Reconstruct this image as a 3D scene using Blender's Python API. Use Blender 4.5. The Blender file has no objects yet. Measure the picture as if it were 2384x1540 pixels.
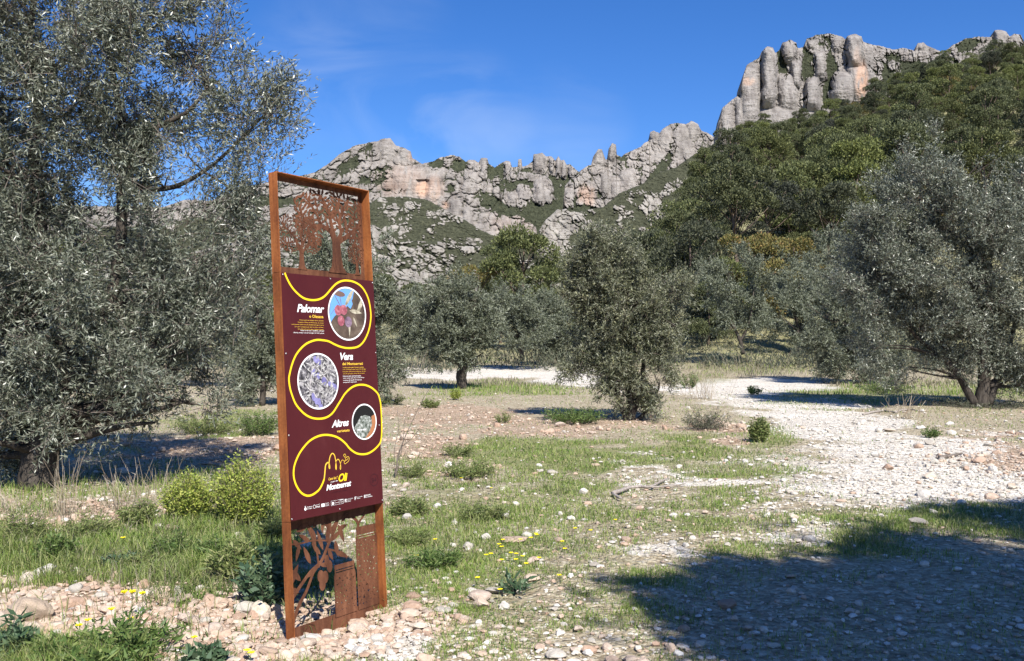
import bpy, math, random
import numpy as np
from mathutils import Vector, Matrix
rad = math.radians
S = bpy.context.scene
COL = S.collection

# ------------------------------------------------------------------ camera, sky, sun, exposure
FD, CX, CY, HOR, EYE = 2150.0, 1192.0, 770.0, 800.0, 1.6      # focal length, centre, horizon in photo pixels (2384 wide)
PITCH = math.atan((HOR-CY)/FD)
cam = bpy.data.cameras.new('camera'); co = bpy.data.objects.new('camera', cam); COL.objects.link(co)
co.location = (0, 0, EYE); co.rotation_euler = (math.pi/2+PITCH, 0, 0)
cam.sensor_width = 36; cam.lens = 36*FD/2384; cam.clip_start = .05; cam.clip_end = 20000
S.camera = co
SUN_AZ, SUN_EL = rad(19), rad(45)          # sun behind the camera, to the right
w = bpy.data.worlds.new('World'); S.world = w; w.use_nodes = True
def world():
    nt = w.node_tree; N = nt.nodes; L = nt.links; N.clear()
    out = N.new('ShaderNodeOutputWorld'); bg = N.new('ShaderNodeBackground'); bg.inputs[1].default_value = .055
    sky = N.new('ShaderNodeTexSky'); sky.sky_type = 'NISHITA'; sky.sun_disc = False
    sky.sun_elevation = SUN_EL; sky.sun_rotation = math.pi-SUN_AZ
    sky.altitude = 700; sky.air_density = 1.0; sky.dust_density = .25; sky.ozone_density = 3.0
    hsv = N.new('ShaderNodeHueSaturation'); hsv.inputs['Saturation'].default_value = 1.27; hsv.inputs['Value'].default_value = 1.46
    L.new(sky.outputs[0], hsv.inputs['Color'])
    tc = N.new('ShaderNodeTexCoord'); mp = N.new('ShaderNodeMapping'); mp.inputs['Scale'].default_value = (2.2, 1.5, 5.5)
    mp.inputs['Rotation'].default_value = (0, rad(28), 0)
    L.new(tc.outputs['Generated'], mp.inputs[0])
    n = N.new('ShaderNodeTexNoise'); n.inputs['Scale'].default_value = 2.1; n.inputs['Detail'].default_value = 7; n.inputs['Roughness'].default_value = .52
    n.inputs['Distortion'].default_value = .7
    L.new(mp.outputs[0], n.inputs['Vector'])
    rp = N.new('ShaderNodeValToRGB'); rp.color_ramp.elements[0].position = .40; rp.color_ramp.elements[0].color = (0,0,0,1)
    rp.color_ramp.elements[1].position = .74; rp.color_ramp.elements[1].color = (.17,.17,.17,1)
    L.new(n.outputs[0], rp.inputs[0])
    mx = N.new('ShaderNodeMixRGB'); mx.inputs[2].default_value = (8.5, 9.5, 11, 1)
    tot = None                                                  # thin cirrus gathers in a few parts of the sky
    for (az, el, wd, st) in ((-3, 13.5, 5, 1.5), (-7, 12, 4.5, 1.1), (3.5, 13, 4.5, 1.0), (-12.5, 15.5, 5, 1.2), (-9.5, 19.5, 6, .9), (-24, 13, 9, 1.3), (60, 25, 30, .8), (-90, 30, 40, .8), (170, 30, 50, .8)):
        d = (math.sin(rad(az))*math.cos(rad(el)), math.cos(rad(az))*math.cos(rad(el)), math.sin(rad(el)))
        dp = N.new('ShaderNodeVectorMath'); dp.operation = 'DOT_PRODUCT'; dp.inputs[1].default_value = d; L.new(tc.outputs['Generated'], dp.inputs[0])
        mr = N.new('ShaderNodeMapRange'); mr.interpolation_type = 'SMOOTHSTEP'; mr.inputs['From Min'].default_value = math.cos(rad(wd)); mr.inputs['From Max'].default_value = 1; mr.inputs['To Max'].default_value = st
        L.new(dp.outputs['Value'], mr.inputs['Value'])
        if tot is None: tot = mr.outputs[0]
        else:
            ad = N.new('ShaderNodeMath'); ad.operation = 'ADD'; L.new(tot, ad.inputs[0]); L.new(mr.outputs[0], ad.inputs[1]); tot = ad.outputs[0]
    cm = N.new('ShaderNodeMath'); cm.operation = 'MULTIPLY'; cm.use_clamp = True; L.new(tot, cm.inputs[0]); L.new(rp.outputs[0], cm.inputs[1])
    ml = N.new('ShaderNodeMixRGB'); ml.blend_type = 'MULTIPLY'; ml.inputs[0].default_value = 1; ml.inputs[2].default_value = (.74, .84, 1.12, 1)
    L.new(hsv.outputs[0], ml.inputs[1]); L.new(cm.outputs[0], mx.inputs[0]); L.new(ml.outputs[0], mx.inputs[1])
    L.new(mx.outputs[0], bg.inputs[0]); L.new(bg.outputs[0], out.inputs[0])
world()
sl = bpy.data.lights.new('sun', 'SUN'); sl.energy = 5.0; sl.angle = rad(.53); sl.color = (1, .955, .88)
so = bpy.data.objects.new('sun', sl); COL.objects.link(so)
SD = Vector((math.sin(SUN_AZ)*math.cos(SUN_EL), -math.cos(SUN_AZ)*math.cos(SUN_EL), math.sin(SUN_EL)))
so.rotation_euler = SD.to_track_quat('Z', 'Y').to_euler(); so.location = (20, -30, 40)
S.view_settings.view_transform = 'Standard'; S.view_settings.look = 'None'
S.view_settings.exposure = .82; S.view_settings.gamma = 1

# ------------------------------------------------------------------ numeric helpers
def rng_(s): return np.random.default_rng(s)
def h2(ix, iy, s=0):
    n = (ix.astype(np.int64)*374761393 + iy.astype(np.int64)*668265263 + s*1442695041) & 0xffffffff
    n = ((n ^ (n >> 13))*1274126177) & 0xffffffff
    n = (n ^ (n >> 16)) & 0xffffffff
    return n/4294967295.0
def vn(x, y, s=0):
    ix = np.floor(x); iy = np.floor(y); fx = x-ix; fy = y-iy
    fx = fx*fx*(3-2*fx); fy = fy*fy*(3-2*fy)
    a, b, c, d = h2(ix, iy, s), h2(ix+1, iy, s), h2(ix, iy+1, s), h2(ix+1, iy+1, s)
    return (a*(1-fx)+b*fx)*(1-fy)+(c*(1-fx)+d*fx)*fy
def fbm(x, y, s=0, o=4, g=.5):
    t = 0; a = 1; n = 0
    for i in range(o):
        t = t+a*vn(x*2**i+i*17.3, y*2**i-i*9.1, s+i); n += a; a *= g
    return t/n
def vor(x, y, s=0, jit=.9):
    ix = np.floor(x); iy = np.floor(y); f1 = np.full(x.shape, 9.); f2 = f1.copy(); idv = np.zeros(x.shape)
    for dx in (-1, 0, 1):
        for dy in (-1, 0, 1):
            a = ix+dx; b = iy+dy
            qx = a+.5+jit*(h2(a, b, s)-.5); qy = b+.5+jit*(h2(a, b, s+7)-.5)
            d = np.hypot(x-qx, y-qy); c = h2(a, b, s+13)
            n = d < f1
            f2 = np.where(n, f1, np.minimum(f2, d)); idv = np.where(n, c, idv); f1 = np.where(n, d, f1)
    return f1, f2, idv
def sm(a, b, x):
    t = np.clip((x-a)/(b-a), 0, 1); return t*t*(3-2*t)
def ell(px, py, E):
    """sum of soft ellipses (cx, cy, rx, ry, weight[, degrees])"""
    v = np.zeros(np.shape(px))
    for e in E:
        cx, cy, rx, ry, wt = e[:5]; a = rad(e[5]) if len(e) > 5 else 0
        dx = px-cx; dy = py-cy; ca, sa = math.cos(a), math.sin(a)
        u = (dx*ca+dy*sa)/rx; q = (-dx*sa+dy*ca)/ry
        r = np.sqrt(u*u+q*q)
        k = wt*(1-sm(.5, 1.4, r))
        v = np.where(np.abs(k) > np.abs(v), k, v) if wt > 0 else v+k
    return v
def ray(px, py):
    """direction through photo pixel, scaled so that Y = 1"""
    px = np.asarray(px, float); py = np.asarray(py, float)
    x = (px-CX)/FD; z = -(py-CY)/FD; c, s = math.cos(PITCH), math.sin(PITCH)
    Y = c-s*z; Z = s+c*z
    return x/Y, Z/Y
def at(px, py, Y):
    a, b = ray(px, py); return Vector((float(a)*Y, Y, EYE+float(b)*Y))
def topix(X, Y, Z):
    Z = Z-EYE; c, s = math.cos(PITCH), math.sin(PITCH)
    yy = c*Y+s*Z; zz = -s*Y+c*Z
    yy = np.where(yy < .05, .05, yy)
    return CX+FD*X/yy, CY-FD*zz/yy
HILLX = [1380, 1450, 1520, 1560, 1610, 1663, 1711, 1758, 1808, 1872, 1925, 1979, 2026, 2074, 2121, 2152, 2200, 2263, 2300, 2384, 2700, 3300]
HILLY = [800, 745, 650, 560, 470, 385, 350, 335, 325, 320, 300, 275, 250, 236, 212, 190, 178, 172, 160, 140, 60, 0]
YR, Y0H = 185.0, 52.0
def gz(X, Y):
    X = np.asarray(X, float); Y = np.asarray(Y, float)
    Yc = np.maximum(Y, 1.0)
    z = np.where(Y > 38, .012*np.maximum(np.minimum(Y, 160)-38, 0)**1.3, 0)
    z = z + .10*(fbm(X*.35+3, Y*.35+9, 5, 3)-.5)*sm(3, 9, Yc) + .05*(fbm(X*1.6, Y*1.6, 8, 3)-.5)
    px = CX+FD*X/Yc
    e = (HOR-np.interp(px, HILLX, HILLY))/FD
    t = np.clip((Y-Y0H)/(YR-Y0H), 0, 1)
    hz = e*YR*(t**1.15)
    hz = np.where(Y > YR, hz-(Y-YR)*.25, hz)
    z = np.where((Y > Y0H) & (e > 0), np.maximum(z, z*.3+hz), z)
    z = z + np.where(Y > 60, 1.2*(fbm(X*.06, Y*.06, 3, 3)-.5), 0)*sm(60, 110, Yc)
    # scooped ground behind and to the right of the foot of the sign
    z = z - .075*np.exp(-(((X+.93)/.38)**2+((Y-5.5)/.42)**2)) - .03*np.exp(-(((X+1.35)/.4)**2+((Y-5.6)/.5)**2))
    return z
def gzf(X, Y): return float(gz(np.array([X]), np.array([Y]))[0])
def ground(px, py):
    """ground point under a photo pixel"""
    a, b = ray(px, py); a = float(a); b = float(b)
    Y = 3.0; prev = None
    while Y < 180:
        d = EYE+b*Y-gzf(a*Y, Y)
        if d < 0: break
        Y *= 1.01
    lo, hi = Y/1.01, Y
    for _ in range(14):
        m = (lo+hi)/2
        if EYE+b*m-gzf(a*m, m) < 0: hi = m
        else: lo = m
    Y = (lo+hi)/2
    return Vector((a*Y, Y, gzf(a*Y, Y)))

# ------------------------------------------------------------------ object helpers
def mesh_np(name, V, F, smooth=False, attrs=None):
    V = np.ascontiguousarray(V, np.float32); F = np.ascontiguousarray(F, np.int32)
    me = bpy.data.meshes.new(name); n = F.shape[1]
    me.vertices.add(len(V)); me.vertices.foreach_set('co', V.ravel())
    me.loops.add(F.size); me.loops.foreach_set('vertex_index', F.ravel())
    me.polygons.add(len(F)); me.polygons.foreach_set('loop_start', np.arange(0, F.size, n, dtype=np.int32))
    me.polygons.foreach_set('use_smooth', np.full(len(F), smooth))
    me.update(calc_edges=True)
    for k, v in (attrs or {}).items():
        a = me.attributes.new(k, 'FLOAT', 'POINT'); a.data.foreach_set('value', np.ascontiguousarray(v, np.float32).ravel())
    return me
def link(name, me, mat=None, parent=None, loc=None):
    o = bpy.data.objects.new(name, me); COL.objects.link(o)
    if mat is not None and me is not None and len(me.materials) == 0: me.materials.append(mat)
    if parent is not None: o.parent = parent
    if loc is not None: o.location = loc
    return o
def tag(o, label=None, cat=None, group=None, kind=None):
    if label: o['label'] = label
    if cat: o['category'] = cat
    if group: o['group'] = group
    if kind: o['kind'] = kind
    return o
def thing(name, label, cat, loc=(0, 0, 0), rz=0, group=None):
    o = bpy.data.objects.new(name, None); COL.objects.link(o); o.empty_display_size = .2
    o.location = loc; o.rotation_euler = (0, 0, rz); return tag(o, label, cat, group)
def dup(root, loc, rz=0, sc=(1, 1, 1), label=None, group=None):
    r = root.copy(); COL.objects.link(r); r.location = loc; r.rotation_euler = (0, 0, rz); r.scale = sc
    if label: r['label'] = label
    if group: r['group'] = group
    for ch in list(root.children):
        c = ch.copy(); COL.objects.link(c); c.parent = r
        for g in list(ch.children):
            d = g.copy(); COL.objects.link(d); d.parent = c
    return r
class MB:
    """collects vertices and faces of mixed size"""
    def __init__(s): s.v = []; s.f = []
    def add(s, v, f):
        o = len(s.v); s.v += [tuple(p) for p in v]; s.f += [tuple(i+o for i in q) for q in f]
    def box(s, x0, x1, y0, y1, z0, z1):
        s.add([(x0,y0,z0),(x1,y0,z0),(x1,y1,z0),(x0,y1,z0),(x0,y0,z1),(x1,y0,z1),(x1,y1,z1),(x0,y1,z1)],
              [(0,3,2,1),(4,5,6,7),(0,1,5,4),(1,2,6,5),(2,3,7,6),(3,0,4,7)])
    def tube(s, pts, rs, n=6, wob=0, rg=None):
        pts = [Vector(p) for p in pts]; rings = []; prev = Vector((1, .13, .07))
        for i, p in enumerate(pts):
            d = (pts[min(i+1, len(pts)-1)]-pts[max(i-1, 0)])
            if d.length < 1e-9: d = Vector((0, 0, 1))
            d.normalize(); a = prev-d*prev.dot(d)
            if a.length < 1e-4: a = d.orthogonal()
            a.normalize(); b = d.cross(a); prev = a
            r = rs[i] if hasattr(rs, '__len__') else rs
            rings.append([p+(a*math.cos(k*math.tau/n)+b*math.sin(k*math.tau/n))*r*(1+(rg.uniform(-wob, wob) if rg else 0)) for k in range(n)])
        v = [q for rr in rings for q in rr]; f = []
        for i in range(len(rings)-1):
            for k in range(n):
                f.append((i*n+k, i*n+(k+1) % n, (i+1)*n+(k+1) % n, (i+1)*n+k))
        f.append(tuple(range(n-1, -1, -1))); f.append(tuple(range((len(rings)-1)*n, len(rings)*n)))
        s.add(v, f)
    def mesh(s, name, smooth=False):
        me = bpy.data.meshes.new(name); me.from_pydata(s.v, [], s.f); me.update()
        if smooth: me.polygons.foreach_set('use_smooth', [True]*len(me.polygons))
        return me
    def build(s, name, mat, parent=None, smooth=False, loc=None):
        return link(name, s.mesh(name, smooth), mat, parent, loc)
def catmull(P, k=8):
    P = [Vector(p) for p in P]; out = []
    for i in range(len(P)-1):
        a, b, c, d = P[max(i-1, 0)], P[i], P[i+1], P[min(i+2, len(P)-1)]
        for j in range(k):
            t = j/k
            out.append(.5*((2*b)+(c-a)*t+(2*a-5*b+4*c-d)*t*t+(3*b-a-3*c+d)*t**3))
    out.append(P[-1]); return out

# ------------------------------------------------------------------ materials
def mat_new(name, rough=.8, spec=.3):
    m = bpy.data.materials.new(name); m.use_nodes = True; nt = m.node_tree
    b = nt.nodes['Principled BSDF']; b.inputs['Roughness'].default_value = rough; b.inputs['Specular IOR Level'].default_value = spec
    return m, nt.nodes, nt.links, b
def plain(name, c, rough=.6, spec=.3, metal=0):
    m, N, L, b = mat_new(name, rough, spec); b.inputs['Base Color'].default_value = (*c, 1); b.inputs['Metallic'].default_value = metal
    return m
def tex_noise(N, L, scale, detail=4, rough=.55, vec=None, dist=0):
    n = N.new('ShaderNodeTexNoise'); n.inputs['Scale'].default_value = scale; n.inputs['Detail'].default_value = detail
    n.inputs['Roughness'].default_value = rough; n.inputs['Distortion'].default_value = dist
    if vec is not None: L.new(vec, n.inputs['Vector'])
    return n.outputs[0]
def ramp(N, L, fac, stops):
    r = N.new('ShaderNodeValToRGB'); e = r.color_ramp.elements
    while len(e) < len(stops): e.new(.5)
    for i, (p, c) in enumerate(stops):
        e[i].position = p; e[i].color = (*c, 1) if len(c) == 3 else c
    L.new(fac, r.inputs[0]); return r.outputs[0]
def mix(N, L, fac, a, b, mode='MIX'):
    m = N.new('ShaderNodeMixRGB'); m.blend_type = mode
    for i, v in enumerate((fac, a, b)):
        if isinstance(v, (int, float)): m.inputs[i].default_value = v
        elif isinstance(v, tuple): m.inputs[i].default_value = (*v, 1)
        else: L.new(v, m.inputs[i])
    return m.outputs[0]
def math_(N, L, op, a, b=0, clamp=False):
    m = N.new('ShaderNodeMath'); m.operation = op; m.use_clamp = clamp
    for i, v in enumerate((a, b)):
        if isinstance(v, (int, float)): m.inputs[i].default_value = v
        else: L.new(v, m.inputs[i])
    return m.outputs[0]
def attr(N, name):
    a = N.new('ShaderNodeAttribute'); a.attribute_name = name; return a.outputs['Fac']
def mapped(N, L, scale, rot=(0, 0, 0), src='Object'):
    t = N.new('ShaderNodeTexCoord'); m = N.new('ShaderNodeMapping'); m.inputs['Scale'].default_value = scale; m.inputs['Rotation'].default_value = rot
    L.new(t.outputs[src], m.inputs[0]); return m.outputs[0]
def bump(N, L, b, h, strength, dist):
    n = N.new('ShaderNodeBump'); n.inputs['Strength'].default_value = strength; n.inputs['Distance'].default_value = dist
    L.new(h, n.inputs['Height']); L.new(n.outputs[0], b.inputs['Normal'])

def leaf_mat(name, stops, under=None, rough=.45, spec=.5, trans=.0, vary=0):
    """leaves: every leaf its own tone; optional silver underside"""
    m, N, L, b = mat_new(name, rough, spec); g = N.new('ShaderNodeNewGeometry')
    c = ramp(N, L, g.outputs['Random Per Island'], stops)
    if vary:
        oi = N.new('ShaderNodeObjectInfo'); mr = N.new('ShaderNodeMapRange'); mr.inputs['To Min'].default_value = 1-vary; mr.inputs['To Max'].default_value = 1+vary
        L.new(oi.outputs['Random'], mr.inputs['Value']); cc = N.new('ShaderNodeCombineColor'); L.new(mr.outputs[0], cc.inputs[0]); L.new(mr.outputs[0], cc.inputs[1]); cc.inputs[2].default_value = 1
        c = mix(N, L, 1.0, c, cc.outputs[0], 'MULTIPLY')
    if under:
        c = mix(N, L, g.outputs['Backfacing'], c, under)
    L.new(c, b.inputs['Base Color'])
    if trans:
        out = N['Material Output']; t = N.new('ShaderNodeBsdfTranslucent'); L.new(c, t.inputs[0])
        ms = N.new('ShaderNodeMixShader'); ms.inputs[0].default_value = trans
        L.new(b.outputs[0], ms.inputs[1]); L.new(t.outputs[0], ms.inputs[2]); L.new(ms.outputs[0], out.inputs['Surface'])
    return m
M = {}
M['olive_leaf'] = leaf_mat('olive_leaf', [(0, (.024,.031,.017)), (.42, (.055,.069,.043)), (.8, (.140,.160,.115)), (1, (.33,.35,.28))], (.19,.20,.15), .38, .55, .06)
M['olive_leaf_far'] = leaf_mat('olive_leaf_far', [(0, (.036,.045,.022)), (.5, (.080,.094,.052)), (1, (.22,.235,.155))], (.16,.175,.125), .5, .35, .06)
M['olive_leaf_gold'] = leaf_mat('olive_leaf_gold', [(0, (.040,.050,.022)), (.5, (.085,.098,.050)), (.85, (.17,.175,.095)), (1, (.34,.33,.18))], (.18,.185,.125), .5, .4, .1)
M['pine_dark'] = leaf_mat('pine_needles_dark', [(0, (.036,.044,.022)), (.6, (.070,.080,.036)), (1, (.14,.145,.066))], None, .6, .25, .1, .35)
M['pine_mid'] = leaf_mat('pine_needles_green', [(0, (.054,.066,.027)), (.6, (.096,.112,.043)), (1, (.175,.185,.075))], None, .6, .25, .1, .32)
M['pine_rust'] = leaf_mat('pine_needles_rusty', [(0, (.085,.088,.028)), (.5, (.15,.14,.042)), (.85, (.22,.17,.055)), (1, (.25,.15,.06))], None, .6, .25, .1)
M['shrub_grey'] = leaf_mat('shrub_leaf_grey', [(0, (.05,.058,.035)), (.6, (.085,.095,.06)), (1, (.15,.14,.10))], None, .6, .25, .1)
M['bush_yellow'] = leaf_mat('bush_leaf_yellow_green', [(0, (.13,.19,.03)), (.5, (.27,.33,.06)), (1, (.46,.46,.12))], None, .55, .3, .25)
M['herb_green'] = leaf_mat('herb_leaf_green', [(0, (.045,.085,.02)), (.6, (.10,.16,.04)), (1, (.20,.24,.08))], None, .5, .3, .25)
M['herb_fresh'] = leaf_mat('herb_leaf_fresh', [(0, (.09,.13,.035)), (.6, (.17,.21,.065)), (1, (.30,.30,.13))], None, .55, .3, .25)
M['herb_blue'] = leaf_mat('herb_leaf_blue_green', [(0, (.035,.07,.035)), (.6, (.07,.12,.06)), (1, (.14,.19,.10))], None, .5, .35, .15)
M['grass'] = leaf_mat('grass_blade', [(0, (.09,.16,.025)), (.5, (.19,.28,.055)), (.8, (.28,.32,.09)), (1, (.42,.39,.20))], None, .55, .3, .25)
M['dry'] = leaf_mat('dry_stalk', [(0, (.20,.15,.10)), (.6, (.34,.28,.20)), (1, (.52,.46,.36))], None, .8, .2)
M['straw'] = leaf_mat('straw_grass', [(0, (.12,.11,.075)), (.6, (.20,.18,.12)), (1, (.32,.29,.20))], None, .8, .2)
def bark(name, a, b_, sc=14):
    m, N, L, b = mat_new(name, .9, .15); v = mapped(N, L, (1, 1, .3))
    n = tex_noise(N, L, sc, 5, .65, v); L.new(ramp(N, L, n, [(.3, a), (.7, b_)]), b.inputs['Base Color']); bump(N, L, b, n, .8, .03)
    return m
M['bark'] = bark('olive_bark', (.022,.018,.015), (.10,.085,.07))  # darkened to put the shade on the trunks into the bark colour
M['pine_bark'] = bark('pine_bark', (.06,.045,.035), (.20,.15,.12), 6)
M['twig'] = bark('bare_twig', (.08,.065,.055), (.24,.20,.17), 40)
M['driftwood'] = bark('fallen_branch_bark', (.20,.17,.15), (.42,.37,.33), 30)
def stone_mat(name, stops):
    m, N, L, b = mat_new(name, .85, .25); g = N.new('ShaderNodeNewGeometry'); oi = N.new('ShaderNodeObjectInfo')
    r = math_(N, L, 'FRACT', math_(N, L, 'ADD', g.outputs['Random Per Island'], oi.outputs['Random']))
    c = ramp(N, L, r, stops); v = mapped(N, L, (1, 1, 1), src='Object')
    n = tex_noise(N, L, 22, 6, .65, v); n2 = tex_noise(N, L, 90, 4, .6, v)
    c = mix(N, L, .75, c, ramp(N, L, n, [(.3, (.58,.54,.50)), (.62, (1,1,1)), (.8, (1.12,1.08,1.02))]), 'MULTIPLY')
    L.new(c, b.inputs['Base Color']); bump(N, L, b, math_(N, L, 'ADD', n, math_(N, L, 'MULTIPLY', n2, .4)), .6, .02)
    return m
M['stone_pink'] = stone_mat('rubble_stone', [(0, (.40,.275,.20)), (.3, (.48,.36,.275)), (.6, (.54,.43,.335)), (.85, (.46,.375,.31)), (1, (.60,.52,.42))])
M['stone_tan'] = stone_mat('tan_boulder', [(0, (.46,.36,.27)), (.5, (.55,.45,.35)), (1, (.50,.40,.31))])
M['stone_pale'] = stone_mat('pale_limestone', [(0, (.40,.36,.31)), (.3, (.56,.52,.45)), (.6, (.66,.62,.55)), (.85, (.50,.47,.43)), (1, (.74,.71,.65))])

def ground_mat():
    m, N, L, b = mat_new('stony_ground', .92, .15)
    v = mapped(N, L, (1, 1, 1))
    G, W, P = attr(N, 'grassy'), attr(N, 'whitish'), attr(N, 'pinkish')
    def cells(scale, sd):
        q = N.new('ShaderNodeTexVoronoi'); q.inputs['Scale'].default_value = scale; q.inputs['Randomness'].default_value = 1
        L.new(v, q.inputs['Vector']); return q
    c1, c2 = cells(11, 0), cells(34, 0)
    tone1 = N.new('ShaderNodeSeparateColor'); L.new(c1.outputs['Color'], tone1.inputs[0])
    tone2 = N.new('ShaderNodeSeparateColor'); L.new(c2.outputs['Color'], tone2.inputs[0])
    base = ramp(N, L, tone2.outputs[0], [(0, (.27,.225,.15)), (.4, (.39,.335,.235)), (.75, (.48,.425,.31)), (1, (.60,.55,.43))])
    pink = ramp(N, L, tone2.outputs[1], [(0, (.32,.23,.16)), (.5, (.44,.335,.245)), (1, (.54,.43,.33))])
    white = ramp(N, L, tone2.outputs[2], [(0, (.58,.54,.47)), (.4, (.68,.64,.57)), (1, (.78,.75,.68))])
    big = tex_noise(N, L, .9, 6, .62, v); med = tex_noise(N, L, 3.6, 6, .66, v); fine = tex_noise(N, L, 24, 5, .7, v)
    def brk(a, lo=.38, hi=.62, k=.9):
        s = math_(N, L, 'ADD', a, math_(N, L, 'MULTIPLY', math_(N, L, 'SUBTRACT', med, .5), k))
        s = math_(N, L, 'ADD', s, math_(N, L, 'MULTIPLY', math_(N, L, 'SUBTRACT', fine, .5), .5))
        r = N.new('ShaderNodeMapRange'); r.inputs['From Min'].default_value = lo; r.inputs['From Max'].default_value = hi
        L.new(s, r.inputs['Value']); return r.outputs[0]
    c = mix(N, L, brk(P), base, pink); c = mix(N, L, brk(W), c, white)
    edge_tone = ramp(N, L, c1.outputs['Distance'], [(0, (1,1,1)), (.55, (.9,.88,.85)), (.9, (.6,.55,.5))])  # darker towards the cell edges
    c = mix(N, L, .8, c, edge_tone, 'MULTIPLY')
    c = mix(N, L, .5, c, ramp(N, L, big, [(.3, (.72,.68,.64)), (.6, (1,1,1))]), 'MULTIPLY')
    green = ramp(N, L, fine, [(.3, (.10,.125,.035)), (.5, (.18,.20,.065)), (.7, (.30,.29,.13))])
    c = mix(N, L, math_(N, L, 'MULTIPLY', brk(G, .34, .95, 1.1), .8), c, green)
    L.new(c, b.inputs['Base Color'])
    h = math_(N, L, 'ADD', math_(N, L, 'MULTIPLY', c2.outputs['Distance'], -.6), math_(N, L, 'MULTIPLY', c1.outputs['Distance'], -1.0))
    h = math_(N, L, 'ADD', h, math_(N, L, 'MULTIPLY', fine, .8))
    bump(N, L, b, h, .9, .035)
    return m
M['ground'] = ground_mat()
def mountain_mat(name, sc, rock=(.30,.273,.247), veg=(.056,.062,.038)):
    m, N, L, b = mat_new(name, .92, .1)
    v = mapped(N, L, (sc, sc, sc)); vs = mapped(N, L, (sc*1.0, sc*.6, sc*7.0)); vv = mapped(N, L, (sc*5.0, sc*3, sc*.7))
    n1 = tex_noise(N, L, 1.2, 7, .65, v); st = tex_noise(N, L, 1.5, 5, .6, vs); stk = tex_noise(N, L, 1.4, 4, .6, vv)
    c = ramp(N, L, n1, [(.3, tuple(k*.62 for k in rock)), (.5, rock), (.72, tuple(k*1.28 for k in rock))])
    c = mix(N, L, .38, c, ramp(N, L, st, [(.36, (.55,.53,.52)), (.5, (1,1,1))]), 'MULTIPLY')
    c = mix(N, L, .8, c, ramp(N, L, stk, [(.36, (.62,.60,.60)), (.55, (1,1,1))]), 'MULTIPLY')
    c = mix(N, L, attr(N, 'orange'), c, ramp(N, L, n1, [(.3, (.42,.25,.17)), (.7, (.56,.39,.29))]))
    n2 = tex_noise(N, L, 9, 6, .7, v)
    g = ramp(N, L, n2, [(.32, tuple(k*.5 for k in veg)), (.55, veg), (.75, (veg[0]*1.9, veg[1]*1.75, veg[2]*1.6))])
    vg = math_(N, L, 'ADD', attr(N, 'veg'), math_(N, L, 'MULTIPLY', math_(N, L, 'SUBTRACT', n2, .5), 1.1))
    r = N.new('ShaderNodeMapRange'); r.inputs['From Min'].default_value = .42; r.inputs['From Max'].default_value = .58; L.new(vg, r.inputs['Value'])
    c = mix(N, L, r.outputs[0], c, g)
    L.new(c, b.inputs['Base Color'])
    h = math_(N, L, 'ADD', math_(N, L, 'MULTIPLY', st, .7), n2)
    bump(N, L, b, h, .7, 1.2/sc*.16)
    return m

# ------------------------------------------------------------------ the ground
GRASS = [(1230,1060,150,50,1.1),(1380,1085,110,50,1.),(1420,1060,220,26,.8),(1250,1160,200,60,.6),(1560,1060,190,36,.95),(1750,1085,130,32,.6),(1200,905,150,20,.85),(1080,908,90,22,.5),
 (1100,1180,170,80,.62),(1150,1320,230,90,.66),(1000,1290,120,110,.7),(960,1150,70,80,.5),(1330,1300,250,60,.5),(1290,1440,260,75,.42),
 (1500,1190,220,40,.42),(1590,1205,120,20,.7),(1750,848,190,26,.8),(1980,925,230,28,.7),(2230,915,220,32,.6),(100,1270,330,62,1.),(480,1275,240,80,1.),
 (520,985,170,26,.85),(2120,1245,400,40,.72),(1800,1025,60,34,.8),(300,1510,200,45,.4),(40,1520,120,60,.5),(2450,1240,300,60,.6),
 (1500,1400,110,50,.35),(-300,1250,300,100,.8),(1650,880,60,16,.6),(1380,840,200,14,.35)]
WHITE = [(1240,866,190,16,.95),(1330,886,110,16,.9),(980,868,90,14,.95),(1060,876,80,10,.7),(1600,908,90,12,.85),(1770,900,190,20,.95),(1700,925,120,16,.6),(1860,950,170,28,.8),
 (1950,990,200,36,.9),(2120,1055,240,50,.8),(2150,1130,330,70,.7),(2330,1100,150,60,.6),(2000,1190,330,40,.5),(1480,1062,50,12,.8),(1540,1092,70,14,.8),(1650,1120,110,16,.65),
 (955,1535,75,22,1.2),(1850,1110,160,34,.55),(1640,1270,160,14,.6),(2100,1215,140,12,.6),(2700,1100,300,90,.6)]
PINK = [(1050,968,220,32,.8),(1660,1002,130,20,.9),(2290,1050,130,34,.8),(300,1425,560,105,.95),(900,1465,230,80,.9),(1000,1055,120,55,.7),(500,1045,260,28,.8),
 (200,1180,300,32,.7),(1300,990,300,20,.6),(-400,1400,400,150,.9)]
def masks(X, Y, Z):
    px, py = topix(X, Y, Z)
    k_ = 1.9*FD/np.maximum(Y, 3)*.9
    px = px+k_*.55*(fbm(X*.8, Y*.8, 31, 4)-.5)*2; py = py+.22*k_*(fbm(X*.8, Y*.8, 37, 4)-.5)*2*np.minimum(1, 14/np.maximum(Y, 3))
    ok = Y > 2
    G = np.where(ok, ell(px, py, GRASS), .3); W_ = np.where(ok, ell(px, py, WHITE), 0); P = np.where(ok, ell(px, py, PINK), 0)
    far = sm(36, 60, Y); G = np.maximum(G, far*.62)
    G = np.where(py < 838, np.maximum(G, .75), G)
    return G, W_, P
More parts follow.
